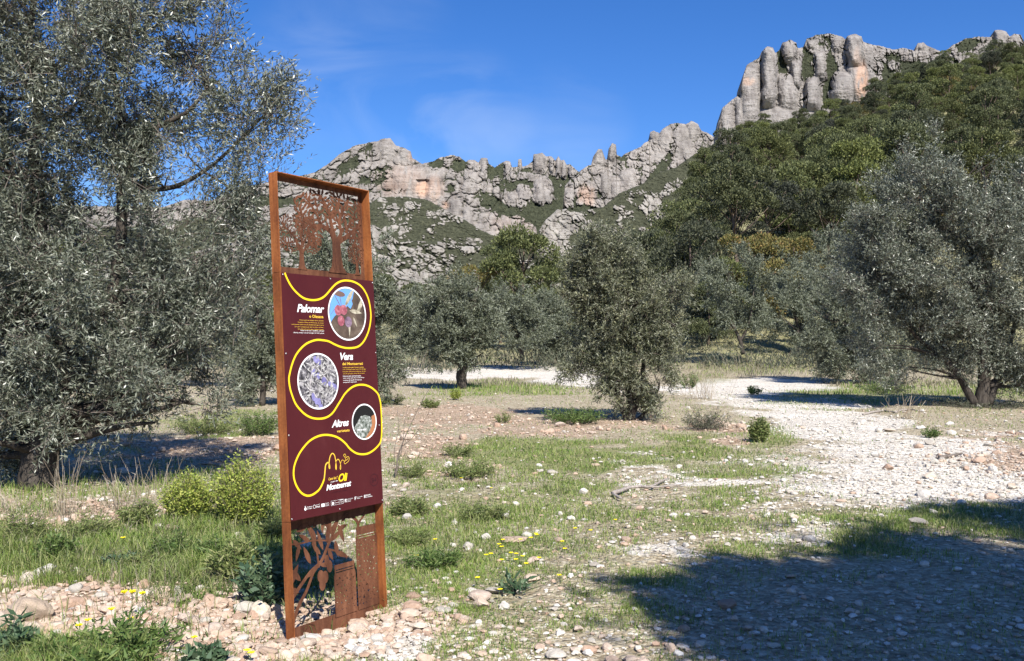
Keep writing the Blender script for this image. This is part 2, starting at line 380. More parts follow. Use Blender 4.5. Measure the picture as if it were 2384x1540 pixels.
def make_ground():
    az = np.concatenate([np.linspace(-180, -38, 40)[:-1], np.linspace(-38, 38, 430), np.linspace(38, 180, 40)[1:]])
    r = np.concatenate([np.geomspace(.4, 3.2, 14)[:-1], np.geomspace(3.2, 260, 520), np.geomspace(260, 9000, 30)[1:]])
    A, R = np.meshgrid(np.radians(az), r); X = R*np.sin(A); Y = R*np.cos(A)
    Z = gz(X, Y); G, W_, P = masks(X, Y, Z)
    Z = Z + (.018*(fbm(X*7, Y*7, 21, 3)-.5) + .012*(fbm(X*22, Y*22, 22, 2)-.5))*(R < 40)
    nr, na = X.shape; idx = np.arange(nr*na).reshape(nr, na)
    F = np.stack([idx[:-1, :-1], idx[:-1, 1:], idx[1:, 1:], idx[1:, :-1]], -1).reshape(-1, 4)[:, ::-1]
    me = mesh_np('ground', np.stack([X, Y, Z], -1).reshape(-1, 3), F, True, {'grassy': G, 'whitish': W_, 'pinkish': P})
    tag(link('ground', me, M['ground']), kind='structure')
make_ground()

# ------------------------------------------------------------------ the mountains
def relief(name, Yn, top, bottom, nx, ny, mat, slope=.8, cell=(26, 40), amp=(9, 3.5), vegb=.35, vegE=(), oraE=(), pil=(), seed=0, jag=1.5, skew=0, vamp=2.2, holes=()):
    tx = [p[0] for p in top]; ty = [p[1] for p in top]
    x = np.linspace(tx[0], tx[-1], nx); t = np.interp(x, tx, ty)
    t = t + jag*(fbm(x*.25, x*0, seed+40, 3)-.5)*2
    v = np.linspace(0, 1, ny)**1.12
    PX = np.repeat(x[None], ny, 0); PY = t[None]+v[:, None]*(bottom-t[None])
    wx = PX+26*(fbm(PX*.03, PY*.03, seed+1, 4, .6)-.5)+skew*(PY-400); wy = PY+22*(fbm(PX*.03, PY*.03, seed+2, 4, .6)-.5)
    f1, f2, i1 = vor(wx/cell[0], wy/cell[1], seed+3); g1, g2, i2 = vor(wx/cell[0]*2.4, wy/cell[1]*2.7, seed+4)
    b1 = np.sqrt(np.clip(1-(f1/.85)**2, 0, 1)); b2 = np.sqrt(np.clip(1-(g1/.85)**2, 0, 1))
    md = .45+.55*sm(.36, .6, fbm(PX*.06, PY*.05, seed+21, 2)); md2 = .2+.8*sm(.38, .6, fbm(PX*.1, PY*.1, seed+22, 2))
    e1 = 1-md*(1-np.clip((f2-f1)/.16, 0, 1)); e2 = 1-md2*(1-np.clip((g2-g1)/.2, 0, 1))
    stra = fbm(PX*.03, wy*.32, seed+5, 3)-.5
    small = amp[1]*(b2*.8+e2*.3)+3.0*stra+3.2*(fbm(PX*.13, PY*.16, seed+6, 4, .62)-.5)+amp[1]*.9*np.abs(fbm(PX*.09, PY*.025, seed+23, 3)-.5)*2
    rel = amp[0]*(1.5*b1+1.05*e1+1.2*(i1-.5))+1.9*small
    inside = np.zeros(PX.shape)
    for (cx, tp, bt, hw, dep) in pil:
        c = cx+hw*.25*(fbm(PY*.03, PY*0+cx, seed+9, 2)-.5); h = hw*(1+.18*(fbm(PY*.05, PY*0+cx, seed+11, 2)-.5)*2)
        tt = np.clip(np.abs(PX-c)/h, 0, 1); pr = (1-tt**2.6)**.55
        cp = np.clip((PY-tp)/(hw*.8), 0, 1); cp = np.sqrt(1-(1-cp)**2); cp = np.where(PY < tp, 0, cp)
        fd = 1-sm(bt-hw*1.6, bt+hw*1.3, PY)
        k = 2.5*dep*pr*cp*fd + small*.8
        m = (pr*cp*fd > .12)
        rel = np.where(m, np.maximum(rel, k), rel); inside = np.maximum(inside, pr*cp*fd*m)
    for (cx, cy, rx, ry, d) in holes:
        q = np.maximum(np.abs(PX-cx)/rx, np.abs(PY-cy)/ry); rel = rel-d*(1-sm(.85, 1.1, q))
    crev = np.maximum(1-e1, .6*(1-e2))
    vg = vegb + .04 + ell(PX, PY, vegE) + .9*(fbm(PX*.045, PY*.06, seed+7, 4)-.5) + .75*(crev-.28) - .6*inside
    vg = vg + .35*(fbm(PX*.2, PY*.2, seed+8, 3)-.5)
    vm = sm(.42, .58, vg)
    s1, s2, s3 = vor(PX/4.6, PY/3.4, seed+12)
    relv = amp[0]*(1.55+.6*b1+.9*(i1-.5)) + vamp*(np.sqrt(np.clip(1-(s1/.8)**2, 0, 1))*(.5+s3)) + 6*(fbm(PX*.03, PY*.03, seed+13, 3)-.5)
    rel = rel*(1-vm)+relv*vm
    k = Yn/FD
    dep = Yn + slope*(bottom-PY)*k - rel*k + 7*k*np.exp(-(PY-t[None])/2.2)
    a, b = ray(PX, PY)
    V = np.stack([a*dep, dep, EYE+b*dep], -1)
    back = V[0].copy(); back[:, 1] += 60*k; back[:, 2] -= 25*k
    back2 = V[0].copy(); back2[:, 1] += 200*k; back2[:, 2] = 0
    V = np.concatenate([back2[None], back[None], V], 0)
    pad = lambda q: np.concatenate([q[:1], q[:1], q], 0)
    ora = np.clip(ell(PX, PY, oraE), 0, 1)*sm(.18, .5, fbm(PX*.15, PY*.04, seed+14, 4))
    nr, nc = V.shape[:2]; idx = np.arange(nr*nc).reshape(nr, nc)
    F = np.stack([idx[:-1, :-1], idx[1:, :-1], idx[1:, 1:], idx[:-1, 1:]], -1).reshape(-1, 4)
    me = mesh_np(name, V.reshape(-1, 3), F, True, {'veg': pad(vm), 'orange': pad(np.clip(ora, 0, 1))})
    tag(link(name, me, mat), kind='structure')
MM = mountain_mat('mountain_rock', .02); MM2 = mountain_mat('slope_rock', .035, (.345,.32,.285), (.064,.068,.043)); MC = mountain_mat('cliff_rock', .045, (.285,.262,.243), (.05,.056,.034))
relief('back_ridge', 2100, [(1060,385),(1084,378),(1091,373),(1105,373),(1114,379),(1120,368),(1134,368),(1138,382),(1152,391),(1163,382),(1179,374),(1188,377),(1192,389),(1205,389),(1206.5,371),(1214,371),(1216,389),
  (1230,384),(1240,375),(1242,360),(1262,356),(1271,364),(1284,365),(1293,374),(1300,364),(1306,374),(1313,372),(1319,384),(1327,382),(1340,394),(1347,400),(1360,398),(1380,400)], 640, 420, 200, MM,
  cell=(13, 20), amp=(4.5, 2), vegb=.30, vegE=[(1160,405,28,26,.5),(1215,398,60,8,.5),(1330,470,60,80,.6),(1290,400,16,30,.4),(1250,480,200,30,.5),(1300,530,120,40,.7)],
  pil=[(1127,368,410,9,10),(1098,373,400,10,9),(1182,374,420,10,11),(1210,371,392,6,6),(1256,357,402,17,14),(1285,366,405,8,11),(1300,364,412,8,11),(1313,372,420,7,10),(1332,384,420,12,12)], seed=11, jag=.8)
relief('central_ridge', 1850, [(1140,470),(1158,440),(1167,421),(1180,408),(1193,399),(1215,400),(1242,404),(1270,410),(1284,421),(1292,450),(1300,475),(1330,490),(1360,480)], 640, 240, 170, MM,
  cell=(17, 26), amp=(6, 2.4), vegb=.30, vegE=[(1175,437,22,22,.5),(1215,430,34,14,.45),(1225,490,130,12,.6),(1290,520,110,60,.9),(1150,470,18,30,.6)],
  pil=[(1218,428,480,17,12),(1256,415,482,16,12),(1193,446,480,16,12),(1274,440,478,13,11)], seed=23, jag=1.4)
relief('left_massif', 1500, [(-700,520),(-300,470),(0,492),(200,480),(380,482),(433,465),(487,468),(540,450),(604,428),(650,418),(700,410),(730,402),(760,385),(790,360),(825,340),(848,334),(877,330),(891,323),(909,323),(922,339),(936,343),
  (956,352),(960,368),(983,382),(1006,377),(1024,368),(1051,361),(1071,366),(1084,377),(1098,381),(1111,393),(1127,404),(1136,424),(1163,436),(1170,470),(1186,488),(1219,508),(1247,528),(1252,545),(1256,600)], 660, 1000, 230, MM,
  cell=(20, 25), amp=(7, 2.8), vegb=.25, skew=.28,
  vegE=[(850,345,22,12,.5,-20),(940,345,10,5,.3),(800,395,60,16,.45,-30),(900,400,36,14,.5),(870,418,40,14,.5,-10),(1020,382,26,12,.6),(1070,385,26,16,.5),(1050,440,14,12,.5),(1090,418,24,12,.5,40),(1125,470,30,10,.6,40),(1160,480,60,18,.75,35),
        (940,445,70,8,.2),(1215,500,60,14,.5,20),(640,470,60,14,.5),(560,500,60,20,.5),(735,420,40,10,.4,-20)],
  oraE=[(984,440,18,20,1.),(935,425,60,40,.28),(1010,440,22,30,.45),(1030,478,16,10,.6),(958,365,10,10,.35),(1200,520,60,40,.15)],
  pil=[(900,325,375,26,12),(945,346,385,20,12),(955,384,470,52,16),(1010,400,480,24,15),(1095,395,440,22,12),(1060,462,520,17,13),(1088,480,545,14,13),(1115,520,560,14,12),(1145,535,580,16,12),(1187,500,560,26,14),(1232,530,590,24,13)], holes=[(984,428,15,9,9)], seed=31, jag=1.6)
relief('right_massif', 1500, [(1308,520),(1312,470),(1315,434),(1328,418),(1345,408),(1352,397),(1365,388),(1376,384),(1381,365),(1393,347),(1401,348),(1410,372),(1415,372),(1416.5,348),(1425,334),(1434,337),(1436,360),(1446,366),(1457,357),(1476,349),
  (1491,343),(1500,333),(1511.5,328),(1513,309),(1522,304),(1535,311),(1544,299),(1561,289),(1578,287),(1598,289),(1610,282),(1625,289),(1632,304),(1649,311),(1664,321),(1690,340),(1760,360)], 640, 520, 240, MM,
  cell=(17, 23), amp=(6, 2.5), vegb=.22, skew=-.2,
  vegE=[(1567,330,8,50,.6,12),(1555,370,12,40,.6,30),(1530,405,14,60,.7,35),(1395,400,14,10,.4),(1450,370,20,6,.4),(1400,455,14,18,.5),(1330,460,14,20,.4),(1480,395,20,12,.3),(1340,490,60,14,.7)],
  oraE=[(1365,455,20,26,.5),(1370,470,14,14,.5)],
  pil=[(1396,348,395,17,13),(1425,334,378,10,12),(1325,436,480,12,10),(1524,305,335,12,10),(1548,300,352,20,12),(1585,290,350,24,12),(1612,283,330,16,12),(1590,318,372,36,13),(1535,350,378,26,11),(1460,390,450,24,12),(1410,405,460,14,12),(1435,420,465,16,13)], seed=47, jag=1.3)
relief('right_slope', 950, [(1240,620),(1250,545),(1271,512),(1296,489),(1320,487),(1347,494),(1369,489),(1405,482),(1442,450),(1491,431),(1539,401),(1576,389),(1613,362),(1661,335),(1686,328),(1760,330)], 760, 460, 240, MM2,
  cell=(24, 24), amp=(5, 3.0), vegb=.78, skew=-.5, vegE=[(1300,525,40,40,-.7),(1345,500,18,10,-.4),(1290,570,34,30,-.5),(1520,488,24,34,-.55),(1560,440,70,12,-.18,-35),(1380,530,30,10,-.3),(1440,500,40,8,-.2)], seed=53, jag=1.4, vamp=3)
relief('left_slope', 1000, [(-700,560),(0,540),(380,525),(450,505),(600,520),(700,500),(760,476),(820,480),(859,476),(882,460),(942,458),(994,465),(1039,490),(1082,512),(1118,535),(1141,546),(1163,553),(1226,557),(1260,577),(1300,600),(1420,650)], 760, 900, 250, MM2,
  cell=(30, 18), amp=(4, 2.6), vegb=.76, vegE=[(930,510,60,30,-.10),(960,490,120,20,-.12),(780,520,60,22,-.28),(650,500,60,30,-.35),(1080,560,60,10,-.2),(470,560,60,40,.1),(1100,545,80,14,.2)], seed=61, jag=1.2, vamp=3)
relief('rock_bluff', 700, [(-700,640),(400,600),(560,560),(700,545),(866,524),(900,540),(927,564),(972,562),(1028,564),(1073,574),(1118,574),(1170,582),(1230,600),(1330,640)], 790, 760, 240, MM2,
  cell=(34, 30), amp=(7, 3.4), vegb=.44, skew=-.3, vegE=[(1040,590,60,10,.25),(1110,620,120,40,.25),(600,640,200,60,.2),(1160,600,60,20,.1)], seed=71, jag=1.5, vamp=3)
relief('cliff', 640, [(1655,345),(1673,324),(1674,290),(1681,252),(1704,233),(1723,220),(1730,176),(1739,151),(1767,135),(1774,119),(1786,108),(1799,111),(1805,124),(1815,116),(1821,100),(1840,93),(1854,100),(1857,113),(1872,110),(1878,91),
  (1900,82),(1928,78),(1960,85),(1968,91),(1974,83),(1991,79),(2006,85),(2009,97),(2029,104),(2051,108),(2080,116),(2105,112),(2130,119),(2136.6,101),(2149,99),(2162,108),(2181,116),(2196,124),(2215,107),(2247,91),(2278,85),(2310,88),
  (2315,72),(2329,69),(2343,75),(2351,86),(2361,80),(2376,81),(2384,97),(2500,95),(2900,110)], 560, 1150, 430, MC, slope=.5,
  cell=(15, 52), amp=(5.5, 3.2), vegb=.24,
  vegE=[(1820,150,11,40,.7,-15),(1883,150,18,46,.7),(1935,160,14,40,.7),(1925,95,24,18,.5),(1945,110,20,14,.4),(2080,160,60,40,.55),(2160,160,90,26,.5),(2250,105,40,16,.6),(2180,130,30,8,.3),(2130,200,100,40,.6),(1880,235,12,20,.5),(1922,230,8,26,.7),(1700,330,60,12,.3),(2450,130,120,60,.5),(1860,190,8,26,.5)],
  oraE=[(2006,190,14,44,.9),(1742,190,16,10,.6),(1995,140,10,30,.3),(2150,180,3,3,.1)],
  pil=[(1694,240,330,17,12),(1746,146,300,28,20),(1728,225,310,20,14),(1791,109,252,19,26),(1837,94,150,19,20),(1853,140,210,13,19),(1834,170,262,26,18),(1894,178,262,19,22),(1910,118,190,15,15),(1889,92,120,11,12),(1950,85,125,14,12),
       (1990,80,165,22,26),(1962,165,250,30,26),(1996,150,242,26,22),(2022,104,215,16,14),(1810,245,315,46,16),(1894,256,320,30,16),(1745,270,330,40,13),(2150,100,125,14,12),(2165,116,140,24,9),(2120,120,142,20,8),(2329,70,125,15,14),(2361,82,125,12,10),(2290,100,135,22,8),(2050,130,150,22,8),(2075,140,156,12,8),(2145,150,175,16,8)], seed=83, jag=1.5)

# ------------------------------------------------------------------ foliage
def unit(v): return v/np.maximum(np.linalg.norm(v, axis=-1, keepdims=True), 1e-9)
def leaf_quads(P, D, L, W, rg, fold=0):
    """one pointed leaf quad per row"""
    n = len(P); R = rg.normal(size=(n, 3)); Sx = unit(np.cross(D, R)); L = np.reshape(L, (-1, 1)); W = np.reshape(W, (-1, 1))
    mid = P+D*L*.5
    V = np.stack([P, mid+Sx*W*.5, P+D*L, mid-Sx*W*.5], 1).reshape(-1, 3)
    return V, np.arange(4*n).reshape(-1, 4)
def twig_crown(blobs, ntwig, nleaf, tw, L, W, rg, up=.35, clump=.5, spread=.9, shell=.45, droop=0, void=.41):
    """leaves on twigs spread through ellipsoid clumps (cx,cy,cz,rx,ry,rz,weight)"""
    B = np.array(blobs, float); vol = (B[:, 3]*B[:, 4]*B[:, 5])**(.8)*B[:, 6]; pr = vol/vol.sum()
    nc = max(8, ntwig//75); bi = rg.choice(len(B), nc, p=pr)
    d = unit(rg.normal(size=(nc, 3))); r = rg.uniform(shell**3, 1, nc)**(1/3.)
    C = B[bi, :3]+d*B[bi, 3:6]*r[:, None]
    ci = rg.integers(0, nc, ntwig); rad_ = (B[bi, 3:6].mean(1)*.2*clump+.06)
    bd = unit(d*.8+rg.normal(size=(nc, 3))*.45+np.array([0, 0, .35]))
    off = rg.normal(size=(ntwig, 3))*rad_[ci][:, None]*.68 + bd[ci]*(rg.normal(size=(ntwig, 1))*rad_[ci][:, None]*1.9)
    T = C[ci]+off; sz = B[:, 3:6].mean()
    vd = fbm(T[:, 0]*1.5/sz+T[:, 2]*.9/sz+5, T[:, 1]*1.5/sz-T[:, 2]*1.2/sz+9, int(nc), 2)
    kk = vd > void; T = T[kk]; ci = ci[kk]; ntwig = len(T); bc = B[bi[ci], :3]
    out = unit((T-bc)/B[bi[ci], 3:6])
    D = unit(out*.75+rg.normal(size=(ntwig, 3))*.55+np.array([0, 0, up]))
    s = (np.arange(nleaf)+.5)/nleaf
    Pp = T[:, None]+D[:, None]*(s[None, :, None]*tw*rg.uniform(.6, 1.3, (ntwig, 1, 1)))
    Pp[..., 2] -= droop*(s[None, :]**2)*tw
    ld = unit(D[:, None]*.8+rg.normal(size=(ntwig, nleaf, 3))*spread*.75)
    n = ntwig*nleaf
    return leaf_quads(Pp.reshape(-1, 3), ld.reshape(-1, 3), L*rg.uniform(.6, 1.25, n), W*rg.uniform(.7, 1.2, n), rg), (T, D, tw)
def stems_mesh(T, D, tw, r, rg, frac=.3):
    """thin twig slivers under the leaves (three-sided)"""
    k = rg.random(len(T)) < frac; T = T[k]-D[k]*tw*.8; D = D[k]; n = len(T)
    R = unit(np.cross(D, rg.normal(size=(n, 3)))); Q = np.cross(D, R)
    a = T+R*r; b = T-R*r*.5+Q*r*.87; c = T-R*r*.5-Q*r*.87; e = T+D*tw*1.7
    V = np.stack([a, b, c, e], 1).reshape(-1, 3); i = np.arange(n)*4
    F = np.concatenate([np.stack([i, i+1, i+3], 1), np.stack([i+1, i+2, i+3], 1), np.stack([i+2, i, i+3], 1)])
    return V, F
def tree_at(label, cat, base, blobs, limbs, mat, ntwig, nleaf=14, L=.075, W=.015, tw=.24, Y=None, seed=1, up=.35, clump=.5, spread=.9, name='olive_tree', barkm='bark', group=None, shell=.45, stem=.004, depth=.85, droop=0, trunk_wob=.12, sprays=(), void=.41):
    """blobs and limbs are read off the photo and turned into metres at the tree's own distance"""
    rg = rng_(seed); rr = random.Random(seed)
    if Y is None: p = ground(*base)
    else: p = at(base[0], base[1], Y); p.z = gzf(p.x, Y)
    k = p.y/FD; bx = base[0]
    gy = float(topix(np.array(p.x), np.array(p.y), np.array(p.z))[1])
    t = thing(name, label, cat, p, 0, group)
    BL = []
    for b in blobs:
        px, py, rx, rz = b[:4]; w_ = b[4] if len(b) > 4 else 1; dy = b[5] if len(b) > 5 else rr.uniform(-.25, .25)
        ry = depth*min(rx, rz*1.3)
        f_ = 1 if w_ < .15 else .9
        if w_ < .15: w_ *= 5
        BL.append(((px-bx)*k, dy*rx*k*1.2, (gy-py)*k, rx*k*f_, ry*k*f_, rz*k*f_, w_))
    (V, F), (T, D, tw_) = twig_crown(BL, ntwig, nleaf, tw, L, W, rg, up, clump, spread, shell, droop, void)
    for ln, ns, sp in sprays:                                   # leafy shoots along thin outer branches
        c = catmull([((px-bx)*k, 0, (gy-py)*k) for px, py in ln], 6); q = rg.integers(0, len(c), ns)
        Ts = np.array([c[i] for i in q])+rg.normal(size=(ns, 3))*sp*k; Ds = unit(rg.normal(size=(ns, 3))*.55+np.array([.45, 0, .7]))
        st = (np.arange(9)+.5)/9; Pp = (Ts[:, None]+Ds[:, None]*st[None, :, None]*tw).reshape(-1, 3); ld = unit(np.repeat(Ds, 9, 0)*.9+rg.normal(size=(ns*9, 3))*.6)
        V2, F2 = leaf_quads(Pp, ld, L*rg.uniform(.6, 1.2, ns*9), W*rg.uniform(.7, 1.2, ns*9), rg); F = np.concatenate([F, F2+len(V)]); V = np.concatenate([V, V2]); T = np.concatenate([T, Ts]); D = np.concatenate([D, Ds])
    V[:, 2] = np.maximum(V[:, 2], .03)
    link('crown', mesh_np('crown', V, F), mat, t)
    m = MB()
    for lb in limbs:
        pts = []; rs = []
        for (px, py, wd, *dd) in lb:
            pts.append(((px-bx)*k, (dd[0] if dd else 0), (gy-py)*k)); rs.append(wd*k*.5)
        c = catmull(pts, 4); ri = np.interp(np.linspace(0, len(pts)-1, len(c)), range(len(pts)), rs)
        m.tube(c, list(ri), 8, trunk_wob, rr)
    # secondary branches from limb points to clump centres
    allp = [(Vector(((px-bx)*k, (dd[0] if dd else 0), (gy-py)*k)), wd*k*.5) for lb in limbs for (px, py, wd, *dd) in lb if py < gy-40]
    if allp:
        for b in BL*2:
            q = Vector(b[:3])+Vector([rr.uniform(-.6, .6)*b[3], rr.uniform(-.6, .6)*b[4], rr.uniform(-.4, .7)*b[5]])
            s, r0 = min(allp, key=lambda a: (a[0]-q).length+(2 if a[0].z > q.z else 0))
            mid = (s+q)/2+Vector([rr.uniform(-.1, .1)*(q-s).length for _ in range(3)])
            m.tube(catmull([s, mid, q], 4), list(np.interp(np.arange(9), [0, 8], [r0*.5, max(.006, stem*1.5)])), 5, .1, rr)
    o = m.build('trunk', M[barkm], t, True)
    if stem and p.y < 40:
        V, F = stems_mesh(T, D, tw_, stem, rg); link('twigs', mesh_np('twigs', V, F), M['twig'], t)
    return t

G_OL = 'olive trees of the grove'
OL, OF = M['olive_leaf'], M['olive_leaf_far']
tree_at('huge nearest olive tree filling the left of the view, dense silvery foliage', 'olive tree', (90, 1135),
  [(120,60,330,230,1.1),(380,60,120,130,.9),(300,230,190,150,.9),(450,130,80,100,.6),(-150,200,250,300,.9),(60,420,200,140,.7),(300,440,170,110,.6),(-100,620,260,300,1.2),(170,640,230,200,1.4),
   (360,640,130,150,.9),(110,850,220,160,1.3),(330,840,150,150,1.1),(410,740,80,140,.7),(400,960,80,90,.45),(240,980,120,60,.5),(570,290,80,60,.12,0),(640,250,45,50,.07,0),(600,230,60,50,.07,0),(550,380,80,60,.09,0),(500,440,90,60,.12,0),(560,520,70,110,.05,0),(200,-140,260,130,.8),(30,950,140,80,.9),(480,560,50,120,.10),(170,1020,130,55,.5),(-20,1050,120,60,.6),(300,930,110,60,.6),(460,880,60,90,.4),(70,1010,110,70,1.1,-.6),(180,930,120,80,1.1,-.5),(10,900,120,100,1.1,-.5),(90,780,150,110,1.2,-.5),(390,800,100,110,1.,1.2),(310,900,120,80,1.,1.4),(450,960,60,60,.5,1.),(400,300,90,110,1.2),(250,380,140,90,1.3),(420,420,60,90,.8),(80,280,160,120,.8),(330,330,120,100,1.),(430,120,60,110,.7),(-250,900,200,160,.9),(-250,-100,250,200,.8)],  # low rear clumps on the right added to cast more shade on the ground
  [[(88,1150,96),(95,1050,78),(105,980,70),(100,900,52),(85,760,36),(92,600,30),(85,450,28),(75,330,26),(82,230,24),(60,120,18),(75,-40,12)],
   [(103,980,60),(150,900,46),(205,850,38),(250,720,30),(278,560,26),(280,430,24),(284,330,22),(262,200,14),(240,90,10)],
   [(284,330,16),(350,300,12),(430,260,9),(480,200,6)],[(280,430,16),(380,440,12),(470,400,9),(560,320,6),(640,235,4)],
   [(150,900,26),(230,905,20),(300,860,14),(360,800,9)],[(82,230,16),(20,140,12),(-60,60,9)],[(100,900,34),(20,780,24),(-80,640,18)],[(470,400,6),(540,450,5),(570,540,3)]],
  OL, 36000, 13, .070, .0140, .24, seed=3, clump=.42, stem=.0042, shell=.35, up=.15, void=.455,
  sprays=[([(460,420),(540,340),(600,280),(655,225)],230,24),([(500,400),(570,370),(640,300),(670,290)],130,22),([(560,300),(590,230),(570,190)],80,16),([(600,280),(640,210),(670,180)],70,14),([(440,440),(520,470),(590,430),(620,370)],150,28),
          ([(480,470),(540,540),(560,640)],260,34),([(430,560),(480,660),(470,780)],300,34),([(500,640),(570,700),(600,620)],160,28),([(470,120),(510,80),(520,20)],120,18),([(480,200),(540,150),(570,140)],90,18)])
tree_at('grey olive tree with foliage to the ground, just left of the sign post', 'olive tree', (610, 945),
  [(600,680,60,90,.8),(615,800,70,110,1.2),(600,890,60,55,.8),(560,850,45,80,.6),(660,760,50,120,.8),(640,620,45,60,.4)], [[(610,950,16),(612,860,12),(600,760,9),(600,660,5)]], OF, 5200, 12, .10, .024, .26, seed=5, group=G_OL)
tree_at('tall grey olive tree half hidden behind the right edge of the sign', 'olive tree', (850, 945),
  [(860,640,60,70,.7),(800,720,80,120,1),(880,760,60,110,1),(890,860,50,70,.8),(790,860,90,80,.9),(760,640,70,80,.6),(860,580,35,35,.3),(720,760,60,120,.7)], [[(850,950,18),(845,860,14),(830,760,10),(850,640,5)]], OF, 8200, 12, .10, .024, .26, seed=6, group=G_OL)
tree_at('small round olive tree on a short thick trunk, by the white stream bed', 'olive tree', (1076, 905),
  [(1068,705,66,58,1),(1025,755,42,58,.8),(1115,750,40,58,.8),(1072,785,72,52,1),(1035,822,42,26,.5),(1112,828,40,28,.5)], [[(1077,908,26),(1074,880,24),(1078,850,22),(1066,820,14),(1050,760,8)],[(1078,850,16),(1095,815,10),(1110,760,6)]], OF, 7000, 12, .12, .028, .28, seed=7, group=G_OL)
tree_at('bushy two-topped olive tree in the middle, pale yellow-tipped crown', 'olive tree', (1470, 978),
  [(1395,590,72,48,.9),(1370,665,65,70,1),(1430,625,60,50,.8),(1470,715,110,85,1.1),(1562,665,42,55,.6),(1540,765,50,75,.9),(1420,780,80,80,1),(1385,860,50,42,.4),(1485,850,78,75,1.1),(1525,880,40,50,.5),(1345,850,35,28,.2),(1485,930,45,40,.9),(1450,945,40,28,.5),(1515,925,35,40,.5),(1385,540,22,18,.25),(1340,700,35,60,.4)],
  [[(1470,985,22),(1468,930,18),(1455,860,13),(1420,760,9),(1395,640,5)],[(1462,985,15),(1490,920,13),(1500,840,10),(1530,740,7)],[(1460,985,11),(1440,930,9),(1410,860,6)],[(1478,985,11),(1510,950,9),(1535,900,6)]], M['olive_leaf_gold'], 19000, 12, .080, .0185, .24, seed=9, group=G_OL)
tree_at('big dark olive tree at the right edge with a forked leaning trunk', 'olive tree', (2285, 950),
  [(2150,420,95,80,.8),(2250,420,80,60,.5),(2100,500,110,90,1),(2230,520,130,100,1.1),(2360,480,90,70,.7),(2060,640,110,110,1),(2200,650,150,110,1.3),(2350,640,120,130,1),(2120,760,130,90,1.2),(2260,780,130,80,1.1),(2400,800,120,110,.9),(2060,830,90,60,.8),(2350,880,60,50,.3),(2020,560,50,60,.4),(2180,350,45,40,.3),(2480,600,120,200,.8),(2310,360,40,35,.12),(2080,870,80,45,.9),(2160,860,80,45,.9),(2400,890,60,50,.6)],
  [[(2282,958,36),(2290,900,28),(2290,820,24),(2270,700,20),(2260,560,12),(2240,430,6)],[(2270,945,22),(2235,880,16),(2205,840,16),(2180,740,12),(2150,600,8)],[(2300,940,22),(2330,860,15),(2370,740,10)],[(2205,840,12),(2130,780,8),(2070,700,6)]], OL, 34000, 12, .086, .0195, .26, seed=12, clump=.42, group=G_OL)
tree_at('dark low olive tree drooping to the ground left of the right-hand big olive', 'olive tree', (2010, 895),
  [(1960,640,80,70,.9),(2010,720,90,90,1.1),(1950,790,80,70,1),(2040,820,90,70,1),(1900,740,45,70,.5),(1980,860,70,30,.5)], [[(2010,900,18),(2000,840,14),(1975,760,10),(1960,660,6)],[(2005,870,10),(2040,800,8),(2050,730,5)]], OF, 11000, 11, .12, .028, .28, seed=13, group=G_OL)
tree_at('slender open olive tree standing alone in the dry grass', 'olive tree', (1728, 822),
  [(1700,640,55,45,.8),(1760,660,50,60,.8),(1690,710,60,50,.8),(1750,730,55,45,.7),(1650,690,30,45,.3),(1720,600,30,20,.3)], [[(1730,826,11),(1722,790,9),(1700,740,6),(1690,670,4)],[(1724,795,7),(1745,750,5),(1755,680,3)]], OF, 5200, 11, .17, .04, .4, Y=52, seed=14, group=G_OL)
tree_at('grey-green olive behind the slender one, merging into the slope', 'olive tree', (1860, 815),
  [(1850,640,60,50,.9),(1820,710,60,60,.9),(1890,700,50,70,.9),(1860,770,60,40,.7)], [[(1860,820,12),(1858,770,9),(1845,690,5)]], OF, 5200, 11, .18, .042, .4, Y=56, seed=15, group=G_OL)
for i, (bx_, by_, Y_, bl, lab) in enumerate([
  (1215,830,48,[(1200,720,60,40,1),(1250,760,50,40,1),(1170,770,50,35,.8),(1225,800,70,25,.6)],'hazy grey olive behind the white stream bed, right of the small round olive'),
  (1300,835,52,[(1290,740,55,50,1),(1320,790,50,35,.8),(1265,800,35,25,.5)],'thin grey olive showing left of the bushy middle olive'),
  (985,840,50,[(975,740,40,55,1),(1000,800,40,35,.8),(955,800,30,30,.6)],'low grey olive between the sign and the small round olive'),
  (1640,800,62,[(1640,680,35,60,1),(1625,740,40,50,.9),(1665,740,30,40,.7)],'narrow grey olive right of the bushy middle olive'),
  (1800,800,66,[(1790,610,55,40,1),(1770,680,55,50,1),(1830,640,40,50,.8)],'pale olive crown just above the slender olive, at the foot of the wood'),
  (1930,830,60,[(1930,600,60,45,1),(1920,680,60,60,1),(1960,740,50,50,.8)],'grey olive crown rising behind the dark drooping olive'),
  (470,860,34,[(450,700,90,80,1),(520,760,80,80,1),(420,790,80,60,.9)],'dim olive seen through the gap right of the huge left olive'),
  (250,870,38,[(200,720,120,90,1),(300,780,110,70,1),(120,790,100,70,.9)],'dark olive glimpsed behind the huge left olive')]):
    tree_at(lab, 'olive tree', (bx_, by_), bl, [[(bx_,by_+5,11),(bx_-4,by_-45,8),(bl[0][0],bl[0][1]+20,4)]], OF, 3600, 11, .0031*Y_, .00075*Y_, .007*Y_, Y=Y_, seed=40+i, group=G_OL, stem=.0)

